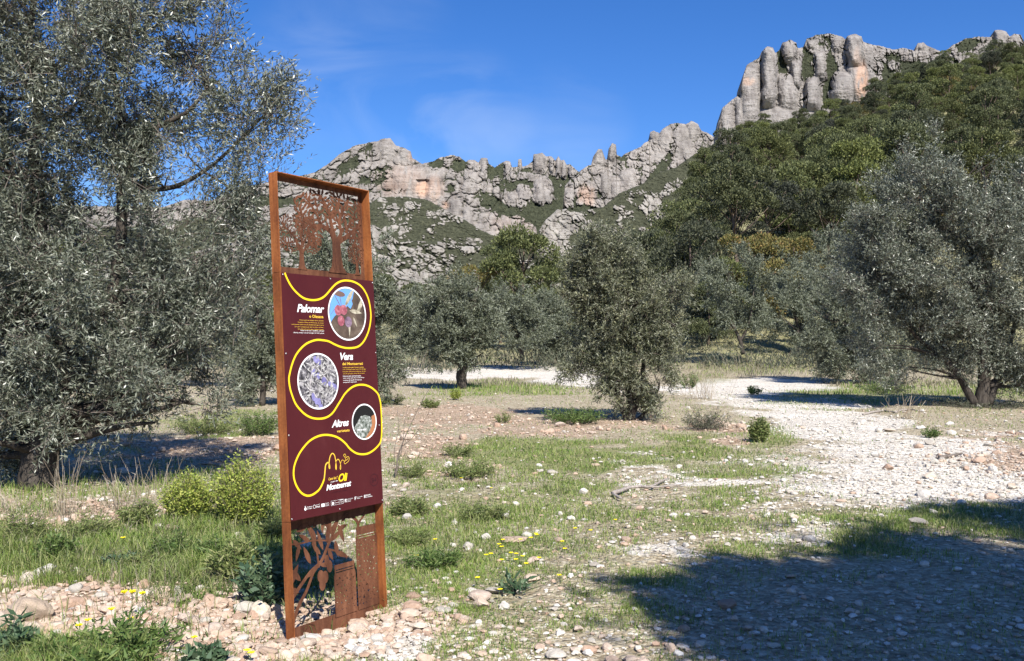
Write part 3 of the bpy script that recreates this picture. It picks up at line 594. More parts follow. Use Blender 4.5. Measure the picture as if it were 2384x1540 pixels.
# pines: a few prototypes with needle tufts, copied over the slope
def pine_proto(name, label, mat, seed, hgt=7.5, wid=3.4, n=15000, base=.25, flat=.8, group=None, fs=.115):
    rg = rng_(seed); rr = random.Random(seed); t = thing(name, label, 'pine tree', (0, 0, 0), 0, group)
    blobs = []
    for i in range(26):
        h = rr.uniform(0, 1); a = rr.uniform(0, math.tau); rmax = wid*(1-(abs(h-.32)/.75)**2)**.5 if abs(h-.32) < .72 else wid*.25
        r = rmax*rr.uniform(.35, .8); s = rr.uniform(.24, .38)*wid
        blobs.append((r*math.cos(a), r*math.sin(a), hgt*(base+(1-base)*h*.93), s, s, s*flat*.8))
    B = np.array(blobs); bi = rg.integers(0, len(B), n); d = unit(rg.normal(size=(n, 3))); d[:, 2] = np.where(d[:, 2] < -.25, -d[:, 2]*.6, d[:, 2]); d = unit(d)
    P = B[bi, :3]+d*B[bi, 3:6]*rg.uniform(.55, 1.05, (n, 1))**.6
    cl = vn(P[:, 0]*1.7+P[:, 2], P[:, 1]*1.7+P[:, 2]*1.3, seed); P = P[cl > .22]; d = d[cl > .22]; m_ = len(P)
    D = unit(d*.8+rg.normal(size=(m_, 3))*.6+np.array([0, 0, .3]))
    V, F = leaf_quads(P, D, fs*1.7*rg.uniform(.6, 1.3, m_), fs*rg.uniform(.5, 1.1, m_), rg)
    link('crown', mesh_np('crown', V, F), mat, t)
    m = MB(); lean = rr.uniform(-.06, .06)
    pts = [(lean*z*hgt+.08*math.sin(z*7+seed), .05*math.cos(z*6), z*hgt) for z in np.linspace(-.05, .93, 8)]
    m.tube(pts, list(np.linspace(.17, .03, 8)), 7, .1, rr)
    for b in blobs[:16]:
        z0 = max(.15*hgt, b[2]-.22*hgt); s = Vector((lean*z0, 0, z0)); m.tube([s, (s+Vector(b[:3]))/2+Vector((0, 0, -.1)), Vector(b[:3])], [.06, .04, .015], 5)
    m.build('trunk', M['pine_bark'], t, True)
    return t
G_P = 'pines on the right-hand hillside'
KIND = [('dark green', 'pine_dark'), ('dark green', 'pine_dark'), ('olive green', 'pine_mid'), ('olive green', 'pine_mid'), ('rust-tinged', 'pine_rust'), ('olive green', 'pine_mid')]
protos = [pine_proto('pine_tree', 'pine', M[k[1]], 100+i, hgt=[7.5,6.5,7,6,6,8][i], wid=[3.2,3.6,3.3,3.4,3.3,2.9][i], base=[.22,.15,.25,.12,.12,.3][i]) for i, k in enumerate(KIND)]
fresh = [True]*len(protos)
def put_pine(ki, px, Y, sc, rz, label, group, py=None):
    if group is None: sc *= (1.0 if px > 1640 else .9) if Y > 62 else 1.15
    a, _ = ray(px, 800); X = float(a)*Y; z = gzf(X, Y)-.2
    p = protos[ki]; s = (sc, sc, sc*1.18)
    if fresh[ki]:
        fresh[ki] = False; p.location = (X, Y, z); p.rotation_euler = (0, 0, rz); p.scale = s; p['label'] = label
        if group: p['group'] = group
        return p
    return dup(p, (X, Y, z), rz, s, label, group)
# individually recognisable pines: kind, px, distance, scale, label
NEARP = [(0,1715,76,1.25,'largest dark pine at the left end of the wood, below the cliff'),(4,1745,64,.95,'rusty orange pine crown low in the wood, left of the pair'),(4,1850,66,.85,'rusty orange pine crown low in the wood, right of the pair'),
 (1,1610,70,1.15,'dark shadowy pine at the left foot of the wood'),(2,1860,88,1.1,'broad olive-green pine above the rusty pair'),(0,1790,82,1.0,'dark pine between the largest pine and the broad one'),
 (3,1650,60,.50,'small bright yellow-green pine at the foot of the dark pine'),(5,1580,82,1.0,'tall olive-green pine at the left edge of the wood'),(0,1930,74,1.0,'dark pine right of the rusty pair'),(1,1990,80,1.1,'dark pine with a pale dead limb, above the drooping olive'),
 (2,1700,62,.55,'small green pine in front of the rusty crowns'),(5,1960,98,1.05,'olive-green pine on the mid slope beneath the cliff foot'),(3,2080,86,1.1,'wide green pine behind the top of the big right olive'),(4,2200,84,1.0,'rust-tinged pine behind the big right olive'),(0,2300,88,1.1,'dark pine behind the right shoulder of the big olive'),(3,2380,80,1.1,'green pine at the far right edge behind the big olive')]
for i, (k, px, Y, sc, lab) in enumerate(NEARP): put_pine(k, px, Y, sc, i*1.3, lab, None)
for i, (k, px, Y, sc, lab) in enumerate([(2,1215,70,1.12,'tallest green pine in the middle, below the gorge'),(4,1115,72,.95,'reddish pine left of the tallest middle pine'),(5,1165,80,.9,'green pine between the reddish and the tallest middle pine'),(3,1285,76,.95,'green pine right of the tallest middle pine'),(4,1060,78,.75,'low reddish pine left of the middle group'),
   (2,1480,84,1.15,'green pine behind the right top of the bushy middle olive'),(3,1540,90,1.1,'round green pine between the bushy olive and the wood'),(5,1410,96,1.05,'pine behind the left top of the bushy middle olive'),(3,970,84,.75,'low green pine right of the sign, under the pale bluff'),(2,1350,92,1.0,'green pine behind the centre of the bushy middle olive'),
   (1,480,60,.95,'dark pine seen through the gap left of the sign'),(4,560,70,.75,'reddish low pine in the gap left of the sign'),(2,640,74,.8,'green pine directly behind the sign post'),(1,760,80,.85,'dark pine behind the sign'),(2,880,86,.75,'green pine just right of the sign, behind the grey olive'),(1,330,64,1.0,'dark pine behind the huge left olive'),(2,150,70,1.0,'green pine far behind the huge left olive')]):
    put_pine(k, px, Y, sc, i*2.1+1, lab, 'pines at the valley foot')
rr = random.Random(77); spots = []
Yr = 88.0; row = 0
while Yr < 186:
    step = 5.4-.008*(Yr-88)
    for X in np.arange(.17*Yr+row % 2*step*.5, .60*Yr, step):
        x = X+rr.uniform(-1.5, 1.5); y = Yr+rr.uniform(-1.6, 1.6); px = CX+FD*x/y
        if px > 1565 and not (y < 122 and rr.random() < .42) and not (y < 150 and rr.random() < .15): spots.append((px, y))
    Yr += step*.95; row += 1
spots.sort(key=lambda s: s[1]); spots = spots[:285]
ZV = ['at the bottom of the wood', 'on the lower slope', 'at mid slope', 'on the upper slope', 'on the crest of the wood']
ZH = [(1690, 'at the left end'), (1850, 'below the left pillars'), (2000, 'below the orange pillar'), (2150, 'right of the cliff'), (2290, 'under the knobby skyline'), (9999, 'by the right edge')]
for i, (px, y) in enumerate(spots):
    k = rr.choice([0, 0, 1, 2, 2, 3, 3, 3, 5, 5, 2, 4]) if rr.random() < .6 else rr.choice([2, 3, 5, 0]); sc = rr.uniform(.62, 1.25)*(1.08-.0056*(y-88))
    zv = ZV[min(4, int((y-86)/20))]; zh = next(t for e, t in ZH if px < e); big = 'broad' if sc > .95 else 'small' if sc < .6 else 'rounded'
    put_pine(k, px, y, sc, rr.uniform(0, 6.28), f'{big} {KIND[k][0]} pine {zv}, {zh}', G_P)
# shrubby undergrowth covering the hillside between the pines; dark leaf colour stands in for shaded gaps
def undergrowth():
    rg = rng_(5); n = 230000
    Y = rg.uniform(108, 200, n); px = rg.uniform(1330, 2560, n); X = (px-CX)/FD*Y
    k = fbm(X*.12, Y*.12, 77, 3) > .32; X = X[k]; Y = Y[k]
    z = gz(X, Y)
    h = 1.5*fbm(X*.4, Y*.4, 78, 3)*rg.uniform(0, 1, len(X))
    P = np.stack([X, Y, z+h*.7], 1); D = unit(rg.normal(size=P.shape)+np.array([0, 0, .8]))
    V, F = leaf_quads(P, D, rg.uniform(.14, .3, len(P)), rg.uniform(.06, .13, len(P)), rg)
    tag(link('undergrowth', mesh_np('undergrowth', V, F), M['pine_dark']), 'dense green undergrowth covering the hillside between the pines', 'undergrowth', kind='stuff')
undergrowth()
def thicket():
    """scrub hedge of small twiggy plants across the far side of the stream bed"""
    rg = rng_(6); n = 60000
    Y = rg.uniform(44, 62, n); px = rg.uniform(-300, 2600, n); X = (px-CX)/FD*Y
    k = (fbm(X*.25, Y*.2, 79, 3) > .47); X = X[k]; Y = Y[k]
    z = gz(X, Y); h = 1.5*fbm(X*.5, Y*.4, 80, 3)*rg.uniform(0, 1, len(X))**1.2
    P = np.stack([X, Y, z+h], 1); D = unit(rg.normal(size=P.shape)*.6+np.array([0, 0, 1]))
    V, F = leaf_quads(P, D, rg.uniform(.15, .4, len(P)), rg.uniform(.03, .07, len(P)), rg)
    tag(link('scrub', mesh_np('scrub', V, F), M['shrub_grey']), 'low grey scrub along the far bank of the white stream bed', 'scrub', kind='stuff')
thicket()

# trees behind and to the right of the photographer, whose shadow falls across the lower right
def shade_tree(label, base, blobs, seed, n):
    """blobs = (shadow X, shadow Y, height, radius): crown clumps standing where their shadow meets those ground points"""
    t = thing('olive_tree', label, 'olive tree', (base[0], base[1], gzf(*base)), 0)
    kx = math.sin(SUN_AZ)/math.tan(SUN_EL); ky = math.cos(SUN_AZ)/math.tan(SUN_EL); B = []
    m = MB(); rg = rng_(seed); rr = random.Random(seed)
    for (sx, sy, h, r) in blobs:
        c = Vector((sx+kx*h-base[0], sy-ky*h-base[1], h)); B.append((c.x, c.y, c.z, r, r, r*.8, 1))
        m.tube(catmull([(0, 0, h*.35), (c.x*.4, c.y*.4, h*.7), c], 4), list(np.linspace(.09, .02, 9)), 6, .1, rr)
    m.tube([(0, 0, -.1), (.05, .03, 1.2), (0, 0, 2.6), (.02, 0, 3.4)], [.3, .24, .18, .1], 9, .1, rr)
    (V, F), (T, D, tw) = twig_crown(B, n, 12, .3, .13, .05, rg, shell=.1, clump=.75, void=.37)
    link('crown', mesh_np('crown', V, F), OL, t); m.build('trunk', M['bark'], t, True)
shade_tree('leafy olive tree just outside the view to the right, shading the gravel', (6.6, -1.8),
  [(2.4,4.9,6.2,1.0),(3.6,4.8,6.4,1.1),(1.75,4.6,6.0,.7),(2.9,6.0,6.8,.9),(4.3,5.9,7.0,1.1),(5.2,5.2,6.2,1.3),(4.9,6.8,7.4,.9),(1.5,5.4,6.2,.5),(.72,5.72,6.0,.40),(1.1,5.75,6.1,.42),(1.45,5.95,6.1,.36),(1.9,5.6,6.2,.4),(1.2,5.35,6.0,.25),(2.1,5.9,6.6,.5),(5.8,6.6,7.0,1.1),(2.6,3.8,6,1.2),(4.2,3.6,6,1.3),(2.1,5.2,6.2,.75),(3.2,5.6,6.5,.9),(4.0,6.3,6.8,.6),(3.0,5.0,6.4,.9)], 301, 17000)
shade_tree('second olive tree outside the view to the right, casting the thin shadow band', (9.4, .4),
  [(3.2,7.7,7.6,.32),(4.0,7.6,7.6,.42),(4.8,7.7,7.8,.5),(5.8,7.9,7.8,.6),(6.8,7.8,7.8,.9),(4.6,8.6,8.0,.25),(5.6,8.7,8.0,.35),(3.0,7.0,7.4,.25),(2.5,7.25,7.4,.2),(6.4,7.4,7.6,.7),(5.2,8.0,7.8,.45)], 302, 6000)

# ------------------------------------------------------------------ the information sign
AX = Matrix(((0.5557897, -0.8296375, -0.0529102), (0.8312958, 0.5541300, 0.0434430), (-0.0067228, -0.0681293, 0.9976539)))
P0 = Vector((-1.30037, 5.17874, 0.39769+EYE)); SH = 2.0        # top left corner of the printed panel; height of it above the foot
WD, PH, TP, DP = .764, 1.385, .577, .066                       # width, printed height, height above it, depth of the frame
def rust(name, a, b_, c_, sc=3.0):
    m, N, L, b = mat_new(name, .82, .25); v = mapped(N, L, (1, 1, .22)); v2 = mapped(N, L, (1, 1, 1))
    n = tex_noise(N, L, sc*4, 6, .62, v); n2 = tex_noise(N, L, sc*22, 5, .7, v2); n3 = tex_noise(N, L, sc*1.1, 3, .5, v2)
    c = ramp(N, L, n, [(.32, a), (.5, b_), (.68, c_)])
    c = mix(N, L, .55, c, ramp(N, L, n2, [(.35, (.55,.48,.45)), (.6, (1,1,1)), (.75, (1.25,1.2,1.1))]), 'MULTIPLY')
    c = mix(N, L, .75, c, ramp(N, L, n3, [(.35, (.66,.58,.54)), (.65, (1.15,1.08,1))]), 'MULTIPLY')
    st = tex_noise(N, L, 9, 4, .6, mapped(N, L, (4, 4, .12))); c = mix(N, L, .5, c, ramp(N, L, st, [(.38, (.55,.46,.42)), (.55, (1,1,1))]), 'MULTIPLY')
    L.new(c, b.inputs['Base Color']); bump(N, L, b, n2, .25, .003); return m
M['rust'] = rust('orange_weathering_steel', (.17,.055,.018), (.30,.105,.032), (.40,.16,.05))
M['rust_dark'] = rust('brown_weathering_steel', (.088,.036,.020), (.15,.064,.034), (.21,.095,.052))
def maroon():
    m, N, L, b = mat_new('maroon_print', .5, .22); v = mapped(N, L, (1, 1, .5)); n = tex_noise(N, L, 5, 6, .65, v, .4); n2 = tex_noise(N, L, 60, 4, .6, v)
    c = ramp(N, L, n, [(.3, (.062,.0085,.011)), (.6, (.072,.011,.013)), (.8, (.092,.020,.021))]); c = mix(N, L, .25, c, ramp(N, L, n2, [(.4, (.8,.8,.8)), (.66, (1,1,1)), (.75, (1.5,1.5,1.5))]), 'MULTIPLY')
    L.new(c, b.inputs['Base Color']); L.new(ramp(N, L, n, [(.3, (.42,.42,.42)), (.7, (.62,.62,.62))]), b.inputs['Roughness']); return m
M['maroon'] = maroon()
M['maroon_dark'] = plain('maroon_emboss', (.035,.006,.010), .5, .3)
M['yellow'] = plain('yellow_print', (.86,.58,.015), .45, .3)
M['gold'] = plain('golden_print', (.78,.50,.05), .45, .3)
M['white'] = plain('white_print', (.85,.84,.82), .45, .3)
M['steel'] = plain('screw_steel', (.55,.52,.50), .35, .5, .8)
sign = bpy.data.objects.new('information_sign', None); COL.objects.link(sign)
tag(sign, 'tall rusty steel information totem with maroon printed panel and cut-out trees', 'information sign')
foot = P0-AX@Vector((0, 0, SH)); sign.matrix_world = Matrix.Translation(foot) @ AX.to_4x4()
T_ = SH+TP                                                     # local top
def sbox(name, x0, x1, y0, y1, z0, z1, mat, parent=sign, bev=0):
    m = MB(); m.box(x0, x1, y0, y1, z0, z1); o = m.build(name, mat, parent)
    return o
JT, JB = SH+.004, SH-PH-.006
for (a, b_) in ((-.12, JB-.0012), (JB+.0012, JT-.0012), (JT+.0012, T_)):
    sbox('side_plate', 0, .005, 0, DP, a, b_, M['rust'])
sbox('side_plate', WD-.005, WD, .001, DP, -.14, T_, M['rust'])
sbox('top_plate', .0052, WD-.0052, 0, DP, T_-.005, T_-.0002, M['rust'])
YB = DP-.008
# rims of the two cut-out sheets, set at the back of the frame
cut_y = [YB]
def flat(name, outlines, mat, parent, y, th=.003, up=True):
    """fill closed outlines (holes nested inside) as a thin sheet in the sign's x-z plane"""
    cu = bpy.data.curves.new(name, 'CURVE'); cu.dimensions = '2D'; cu.fill_mode = 'BOTH'; cu.extrude = th/2
    for pl in outlines:
        sp = cu.splines.new('POLY'); sp.points.add(len(pl)-1)
        for i, q in enumerate(pl): sp.points[i].co = (q[0], q[1], 0, 1)
        sp.use_cyclic_u = True
    to = bpy.data.objects.new('tmp', cu); COL.objects.link(to)
    me = bpy.data.meshes.new_from_object(to); bpy.data.objects.remove(to); bpy.data.curves.remove(cu)
    n = len(me.vertices); c = np.zeros(n*3, np.float32); me.vertices.foreach_get('co', c); c = c.reshape(-1, 3)
    me.vertices.foreach_set('co', np.stack([c[:, 0], y-c[:, 2], c[:, 1]], 1).astype(np.float32).ravel()); me.name = name
    me.materials.clear(); me.update()
    return link(name, me, mat, parent)
def taper(p, r):
    """outline of a tapering stroke"""
    p = [Vector((a, b, 0)) for a, b in p]; Lf, Rt = [], []
    for i in range(len(p)):
        d = p[min(i+1, len(p)-1)]-p[max(i-1, 0)]; d.normalize(); nrm = Vector((-d.y, d.x, 0))
        Lf.append(p[i]+nrm*r[i]); Rt.append(p[i]-nrm*r[i])
    return [(q.x, q.y) for q in Lf+Rt[::-1]]
class Sheet:
    """many overlapping thin cut shapes; each sits a hair behind the next so that no two faces coincide"""
    def __init__(s, y, step=.00012, th=.003): s.m = MB(); s.y = y; s.i = 0; s.step = step; s.th = th
    def poly(s, pl):
        y0 = s.y+(s.i % 24)*s.step; s.i += 1; n = len(pl)
        v = [(a, y0, b) for a, b in pl]+[(a, y0+s.th, b) for a, b in pl]
        # fan from centroid keeps concave-ish shapes acceptable
        s.m.add(v, [tuple(range(n-1, -1, -1)), tuple(range(n, 2*n))]+[(k, (k+1) % n, n+(k+1) % n, n+k) for k in range(n)])
    def stroke(s, p, r):
        p = [Vector((a, b, 0)) for a, b in p]
        for i in range(len(p)-1):
            d = (p[i+1]-p[i])
            if d.length < 1e-6: continue
            d.normalize(); n = Vector((-d.y, d.x, 0)); a, b = p[i]-d*r[i]*.3, p[i+1]+d*r[i+1]*.3
            s.poly([((a+n*r[i]).x, (a+n*r[i]).y), ((a-n*r[i]).x, (a-n*r[i]).y), ((b-n*r[i+1]).x, (b-n*r[i+1]).y), ((b+n*r[i+1]).x, (b+n*r[i+1]).y)])
    def leaf(s, x, z, ang, L, W):
        c, q = math.cos(ang), math.sin(ang); pl = []
        for t, h in ((0, 0), (.2, .7), (.45, 1), (.75, .62), (1, 0), (.75, -.62), (.45, -1), (.2, -.7)):
            a, b = t*L, h*W*.5; pl.append((x+a*c-b*q, z+a*q+b*c))
        s.poly(pl)
def cut_tree(sh, x, z0, hgt, r0, ang0, depth, seed, leafL, xlim, zlim, first=.42, spread=.62, dens=.5):
    rr = random.Random(seed)
    def grow(x, z, a, L, r, d):
        n = 4; p = [(x, z)]; aa = a
        for i in range(n):
            aa += rr.uniform(-.16, .16); x += math.cos(aa)*L/n; z += math.sin(aa)*L/n; p.append((x, z))
        p = [q for q in p if xlim[0] < q[0] < xlim[1] and q[1] < zlim]
        if len(p) < 2: return
        sh.stroke(p, list(np.linspace(r, r*.62, len(p))))
        if d <= 2:
            for q in p[1::2]:
                for sg in (-1, 1):
                    if rr.random() < dens:
                        la = aa+sg*rr.uniform(.35, .9); lx, lz = q[0]+math.cos(la)*leafL, q[1]+math.sin(la)*leafL
                        if xlim[0] < lx < xlim[1] and lz < zlim: sh.leaf(q[0], q[1], la, leafL*rr.uniform(.75, 1.15), leafL*.36)
        if d == 0: return
        k = 3 if d > 1 and rr.random() < .55 else 2
        for i in range(k):
            na = aa+(i-(k-1)/2)*spread*rr.uniform(.8, 1.25)*(1.15 if d > 2 else .95)
            na = na*.88+math.pi/2*.12
            if xlim[0]-.03 < x < xlim[1]+.03: grow(x, z, na, L*rr.uniform(.66, .82), r*.66, d-1)
    # flaring trunk
    h1 = hgt*first
    sh.poly([(x-r0*1.75, z0), (x-r0*1.15, z0+h1*.16), (x-r0*.95, z0+h1*.45), (x-r0*.8, z0+h1), (x+r0*.8, z0+h1), (x+r0*.9, z0+h1*.5), (x+r0*1.2, z0+h1*.18), (x+r0*1.9, z0)])
    for k in (-1, 0, 1): grow(x+k*r0*.35, z0+h1*.94, math.pi/2+ang0-k*spread*.95, hgt*.21, r0*.62, depth)
up = Sheet(YB)
def cut_tree(sh, x, h1, r0, limbs, crown, L, gap, seed, xlim, ztop, twig=.002):
    """flared trunk, hand-placed limbs, and a crown of separate leaves with light between them"""
    rr = random.Random(seed); z0 = SH+.04
    sh.poly([(x-r0*1.9, z0), (x-r0*1.2, z0+h1*.16), (x-r0*.95, z0+h1*.45), (x-r0*.8, z0+h1), (x+r0*.8, z0+h1), (x+r0*.9, z0+h1*.5), (x+r0*1.25, z0+h1*.18), (x+r0*2.1, z0)])
    pts = []
    for ln, ra in limbs:
        c = catmull([(a, SH+b, 0) for a, b in ln], 4); sh.stroke([(p.x, p.y) for p in c], list(np.linspace(ra, ra*.28, len(c)))); pts += [(p.x, p.y) for p in c]
    done = []
    for t in range(16000):
        e = rr.choice(crown); a, q = rr.uniform(0, 6.28), math.sqrt(rr.random()); lx, lz = e[0]+e[2]*q*math.cos(a), SH+e[1]+e[3]*q*math.sin(a)
        if not (xlim[0]+L*.5 < lx < xlim[1]-L*.5 and z0+.01 < lz < ztop-L*.4): continue
        if min((lx-u)**2+((lz-v)*1.0)**2 for u, v in done[-4000:]+[(9, 9)]) < gap*gap: continue
        done.append((lx, lz)); n = min(pts, key=lambda p: (p[0]-lx)**2+(p[1]-lz)**2)
        an = math.atan2(lz-n[1]+.02, lx-n[0])+rr.uniform(-.75, .75)
        sh.leaf(lx-math.cos(an)*L*.5, lz-math.sin(an)*L*.5, an, L*rr.uniform(.8, 1.15), L*.36)
        if rr.random() < .4: sh.stroke([(lx-math.cos(an)*L*.4, lz-math.sin(an)*L*.4), ((lx+n[0])/2+rr.uniform(-.01, .01), (lz+n[1])/2), n], [twig*.7, twig, twig*1.3])
xl, zl = (.03, WD-.012), T_-.012
cut_tree(up, .515, .215, .040, [([(.50,.22),(.47,.29),(.40,.315),(.33,.31),(.27,.34),(.23,.38)], .018), ([(.40,.315),(.36,.38),(.30,.45),(.25,.49)], .010), ([(.51,.24),(.48,.33),(.46,.42),(.40,.50)], .017), ([(.47,.36),(.52,.43),(.56,.51)], .009),
  ([(.52,.24),(.56,.29),(.55,.37),(.60,.46),(.64,.52)], .015), ([(.53,.23),(.60,.27),(.66,.31),(.72,.36),(.76,.42)], .017), ([(.60,.27),(.68,.27),(.75,.29)], .009), ([(.60,.30),(.66,.38),(.72,.48)], .008), ([(.40,.315),(.33,.27),(.30,.22)], .007), ([(.66,.31),(.72,.25),(.76,.20)], .006)],
  [(.40,.42,.22,.11), (.60,.42,.19,.11), (.50,.47,.24,.07), (.70,.30,.08,.12), (.30,.33,.12,.08), (.33,.25,.06,.07), (.50,.40,.2,.1)], .046, .0235, 5, xl, zl)
cut_tree(up, .225, .115, .019, [([(.22,.14),(.19,.20),(.15,.25),(.10,.28)], .009), ([(.225,.14),(.23,.22),(.21,.30)], .009), ([(.23,.14),(.28,.19),(.33,.22)], .008), ([(.23,.18),(.29,.27),(.32,.31)], .006), ([(.19,.20),(.12,.19),(.08,.20)], .004)],
  [(.18,.27,.14,.09), (.25,.28,.11,.08), (.13,.20,.10,.06), (.31,.20,.07,.06)], .024, .0145, 9, (.03, .40), SH+.37, .0013)
cut_tree(up, .69, .085, .012, [([(.69,.11),(.67,.15),(.64,.18)], .006), ([(.69,.11),(.70,.16),(.69,.21)], .006), ([(.69,.12),(.72,.15),(.75,.17)], .005)], [(.69,.18,.08,.06), (.66,.14,.05,.03), (.73,.14,.03,.03)], .015, .0095, 12, (.585, WD-.014), SH+.26, .0009)
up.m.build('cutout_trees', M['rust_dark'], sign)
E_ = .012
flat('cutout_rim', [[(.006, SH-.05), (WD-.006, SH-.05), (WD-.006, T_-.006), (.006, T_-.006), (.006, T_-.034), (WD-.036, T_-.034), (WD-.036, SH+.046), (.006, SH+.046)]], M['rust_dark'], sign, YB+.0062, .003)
# engraved bark lines on the big cut-out trunk
eng = Sheet(YB-.0006, .00001, .0005)
for (x0, x1, x2) in ((.49,.475,.50), (.515,.50,.53), (.535,.52,.545), (.50,.52,.512)):
    c = catmull([(x0, SH+.05, 0), (x1, SH+.12, 0), ((x1+x2)/2, SH+.18, 0), (x2, SH+.235, 0)], 4); eng.stroke([(p.x, p.y) for p in c], [.0016]*len(c))
eng.m.build('bark_lines', plain('engraved_line', (.06,.02,.012), .8), sign)
# lower cut-out: bottom bar, two jars with pierced olives, branch with leaves and olives
def jar(x0, x1, zb, zt, neck, lip, seed, nh, hs):
    r = (x1-x0)*.08; w_ = x1-x0
    sx0, sx1 = x0+w_*.05, x1-w_*.05
    out = [(x0, zb), (x1, zb), (x1, zt-neck*1.5), (x1-w_*.02, zt-neck*1.18), (sx1, zt-neck), (sx1+.003, zt), (sx0-.003, zt), (sx0, zt-neck), (x0+w_*.02, zt-neck*1.18), (x0, zt-neck*1.5)]
    rr = random.Random(seed); hs_ = []
    for zz in (zt-lip, zt-lip-.014):
        hs_.append([(sx0+.006, zz), (sx1-.006, zz), (sx1-.006, zz+.006), (sx0+.006, zz+.006)])
    cen = []; t = 0
    while len(cen) < nh and t < 9000:
        t += 1; x = rr.uniform(x0+.012, x1-.012); z = rr.uniform(zb+.03, zt-neck*1.6); s = rr.choice([.006, .009, .011, .015])*hs
        if all(abs(x-a)+abs(z-b)*.8 > (s+q)*1.25+.0035 for a, b, q in cen): cen.append((x, z, s))
    for x, z, s in cen:
        a0 = rr.uniform(0, 6.28); n = 6; arms = [1 if i % 2 == 0 else .32 for i in range(n)]
        hs_.append([(x+math.cos(a0+i*math.tau/n)*s*arms[i]*rr.uniform(.8, 1.2), z+math.sin(a0+i*math.tau/n)*s*arms[i]*rr.uniform(.8, 1.2)) for i in range(n)])
    return out, hs_
Z0 = SH-1.985                                                   # top of the bottom bar
o1, h1_ = jar(.378, .557, Z0-.02, SH-1.703, .048, .034, 3, 80, .8)
o2, h2_ = jar(.572, WD-.006, Z0-.02, SH-1.512, .052, .055, 4, 100, 1.0)
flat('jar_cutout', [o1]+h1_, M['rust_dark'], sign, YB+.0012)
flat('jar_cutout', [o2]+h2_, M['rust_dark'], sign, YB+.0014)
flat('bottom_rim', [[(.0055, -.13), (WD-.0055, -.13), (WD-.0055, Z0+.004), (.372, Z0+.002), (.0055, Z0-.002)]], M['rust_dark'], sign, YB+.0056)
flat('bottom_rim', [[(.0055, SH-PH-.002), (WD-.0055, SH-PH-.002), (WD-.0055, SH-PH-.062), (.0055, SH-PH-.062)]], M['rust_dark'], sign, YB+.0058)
lo = Sheet(YB+.0002)
def br(pts, r0, r1): c = catmull([(a, SH+b, 0) for a, b in pts], 4); lo.stroke([(p.x, p.y) for p in c], list(np.linspace(r0, r1, len(c))))
br([(.03,-1.84), (.12,-1.76), (.20,-1.70), (.28,-1.66), (.34,-1.58), (.40,-1.50), (.44,-1.43)], .010, .008)
br([(.03,-1.99), (.09,-1.88), (.16,-1.80), (.22,-1.71), (.28,-1.67)], .012, .006)
br([(.28,-1.67), (.33,-1.60), (.36,-1.50), (.37,-1.43)], .006, .006); br([(.26,-1.69), (.25,-1.60), (.22,-1.52), (.18,-1.43)], .006, .006)
br([(.34,-1.60), (.45,-1.64), (.49,-1.68)], .006, .003); br([(.03,-1.52), (.12,-1.53), (.22,-1.53), (.34,-1.55)], .005, .005)
br([(.60,-1.52), (.595,-1.48), (.55,-1.44), (.52,-1.42)], .008, .010); br([(.60,-1.49), (.64,-1.46), (.67,-1.43)], .006, .008)
br([(.40,-1.50), (.33,-1.46), (.28,-1.42)], .005, .005)
for (x, z, a, L, W) in [(.30,-1.60,1.9,.13,.03),(.33,-1.56,1.35,.12,.028),(.37,-1.52,1.0,.10,.028),(.36,-1.56,.5,.12,.03),(.28,-1.62,2.3,.10,.028),(.24,-1.60,1.7,.12,.03),(.20,-1.66,2.0,.12,.035),(.12,-1.74,2.3,.11,.035),(.10,-1.80,2.6,.08,.03),
  (.16,-1.73,.5,.13,.035),(.20,-1.53,2.6,.10,.028),(.12,-1.53,-1.9,.10,.026),(.25,-1.53,2.1,.11,.026),(.38,-1.53,1.9,.11,.026),(.42,-1.50,.2,.09,.03),(.43,-1.47,-1.2,.12,.034),(.40,-1.56,-1.4,.10,.034),(.39,-1.62,-.45,.13,.034),(.34,-1.60,-1.1,.08,.03),
  (.30,-1.50,1.5,.09,.022),(.34,-1.48,1.7,.08,.02),(.46,-1.46,.8,.07,.03),(.06,-1.86,1.9,.16,.04),(.03,-1.76,1.0,.14,.04),(.10,-1.46,.3,.10,.04),(.07,-1.50,-.8,.09,.03),(.27,-1.68,-.1,.10,.03),(.50,-1.44,.2,.08,.035),(.23,-1.46,.9,.07,.03)]:
    lo.leaf(x, SH+z, a, L, W)
def oval(sh, x, z, a, b, n=14): sh.poly([(x+a*math.cos(i*math.tau/n), z+b*math.sin(i*math.tau/n)) for i in range(n)])
for (x, z, a, b) in ((.275,-1.745,.026,.036), (.31,-1.755,.024,.036), (.285,-1.795,.024,.034), (.345,-1.70,.022,.036), (.325,-1.66,.018,.03)): oval(lo, x, SH+z, a, b)
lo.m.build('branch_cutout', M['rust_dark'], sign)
# the printed panel with the bulge of its right edge
bul = [(WD-.002, SH-.716), (.776, SH-.745), (.784, SH-.79), (.787, SH-.84), (.785, SH-.90), (.778, SH-.96), (WD-.002, SH-1.02)]
panel = flat('printed_panel', [[(.003, SH-PH), (WD-.002, SH-PH)]+bul[::-1]+[(WD-.002, SH), (.003, SH)]], M['maroon'], sign, -.0022, .004)
PY = -.0046                                                     # front face of the panel; prints sit just in front
def ribbon(name, pts, w0, w1, mat, lay, k=6):
    c = catmull([(a, SH+b, 0) for a, b in pts], k); n = len(c); m = MB(); v = []
    for i, p in enumerate(c):
        d = c[min(i+1, n-1)]-c[max(i-1, 0)]; d.normalize(); q = Vector((-d.y, d.x, 0))*(w0+(w1-w0)*i/(n-1))/2
        v += [((p+q).x, PY-lay, (p+q).y), ((p-q).x, PY-lay, (p-q).y)]
    m.add(v, [(2*i, 2*i+1, 2*i+3, 2*i+2) for i in range(n-1)]); return m.build(name, mat, panel)
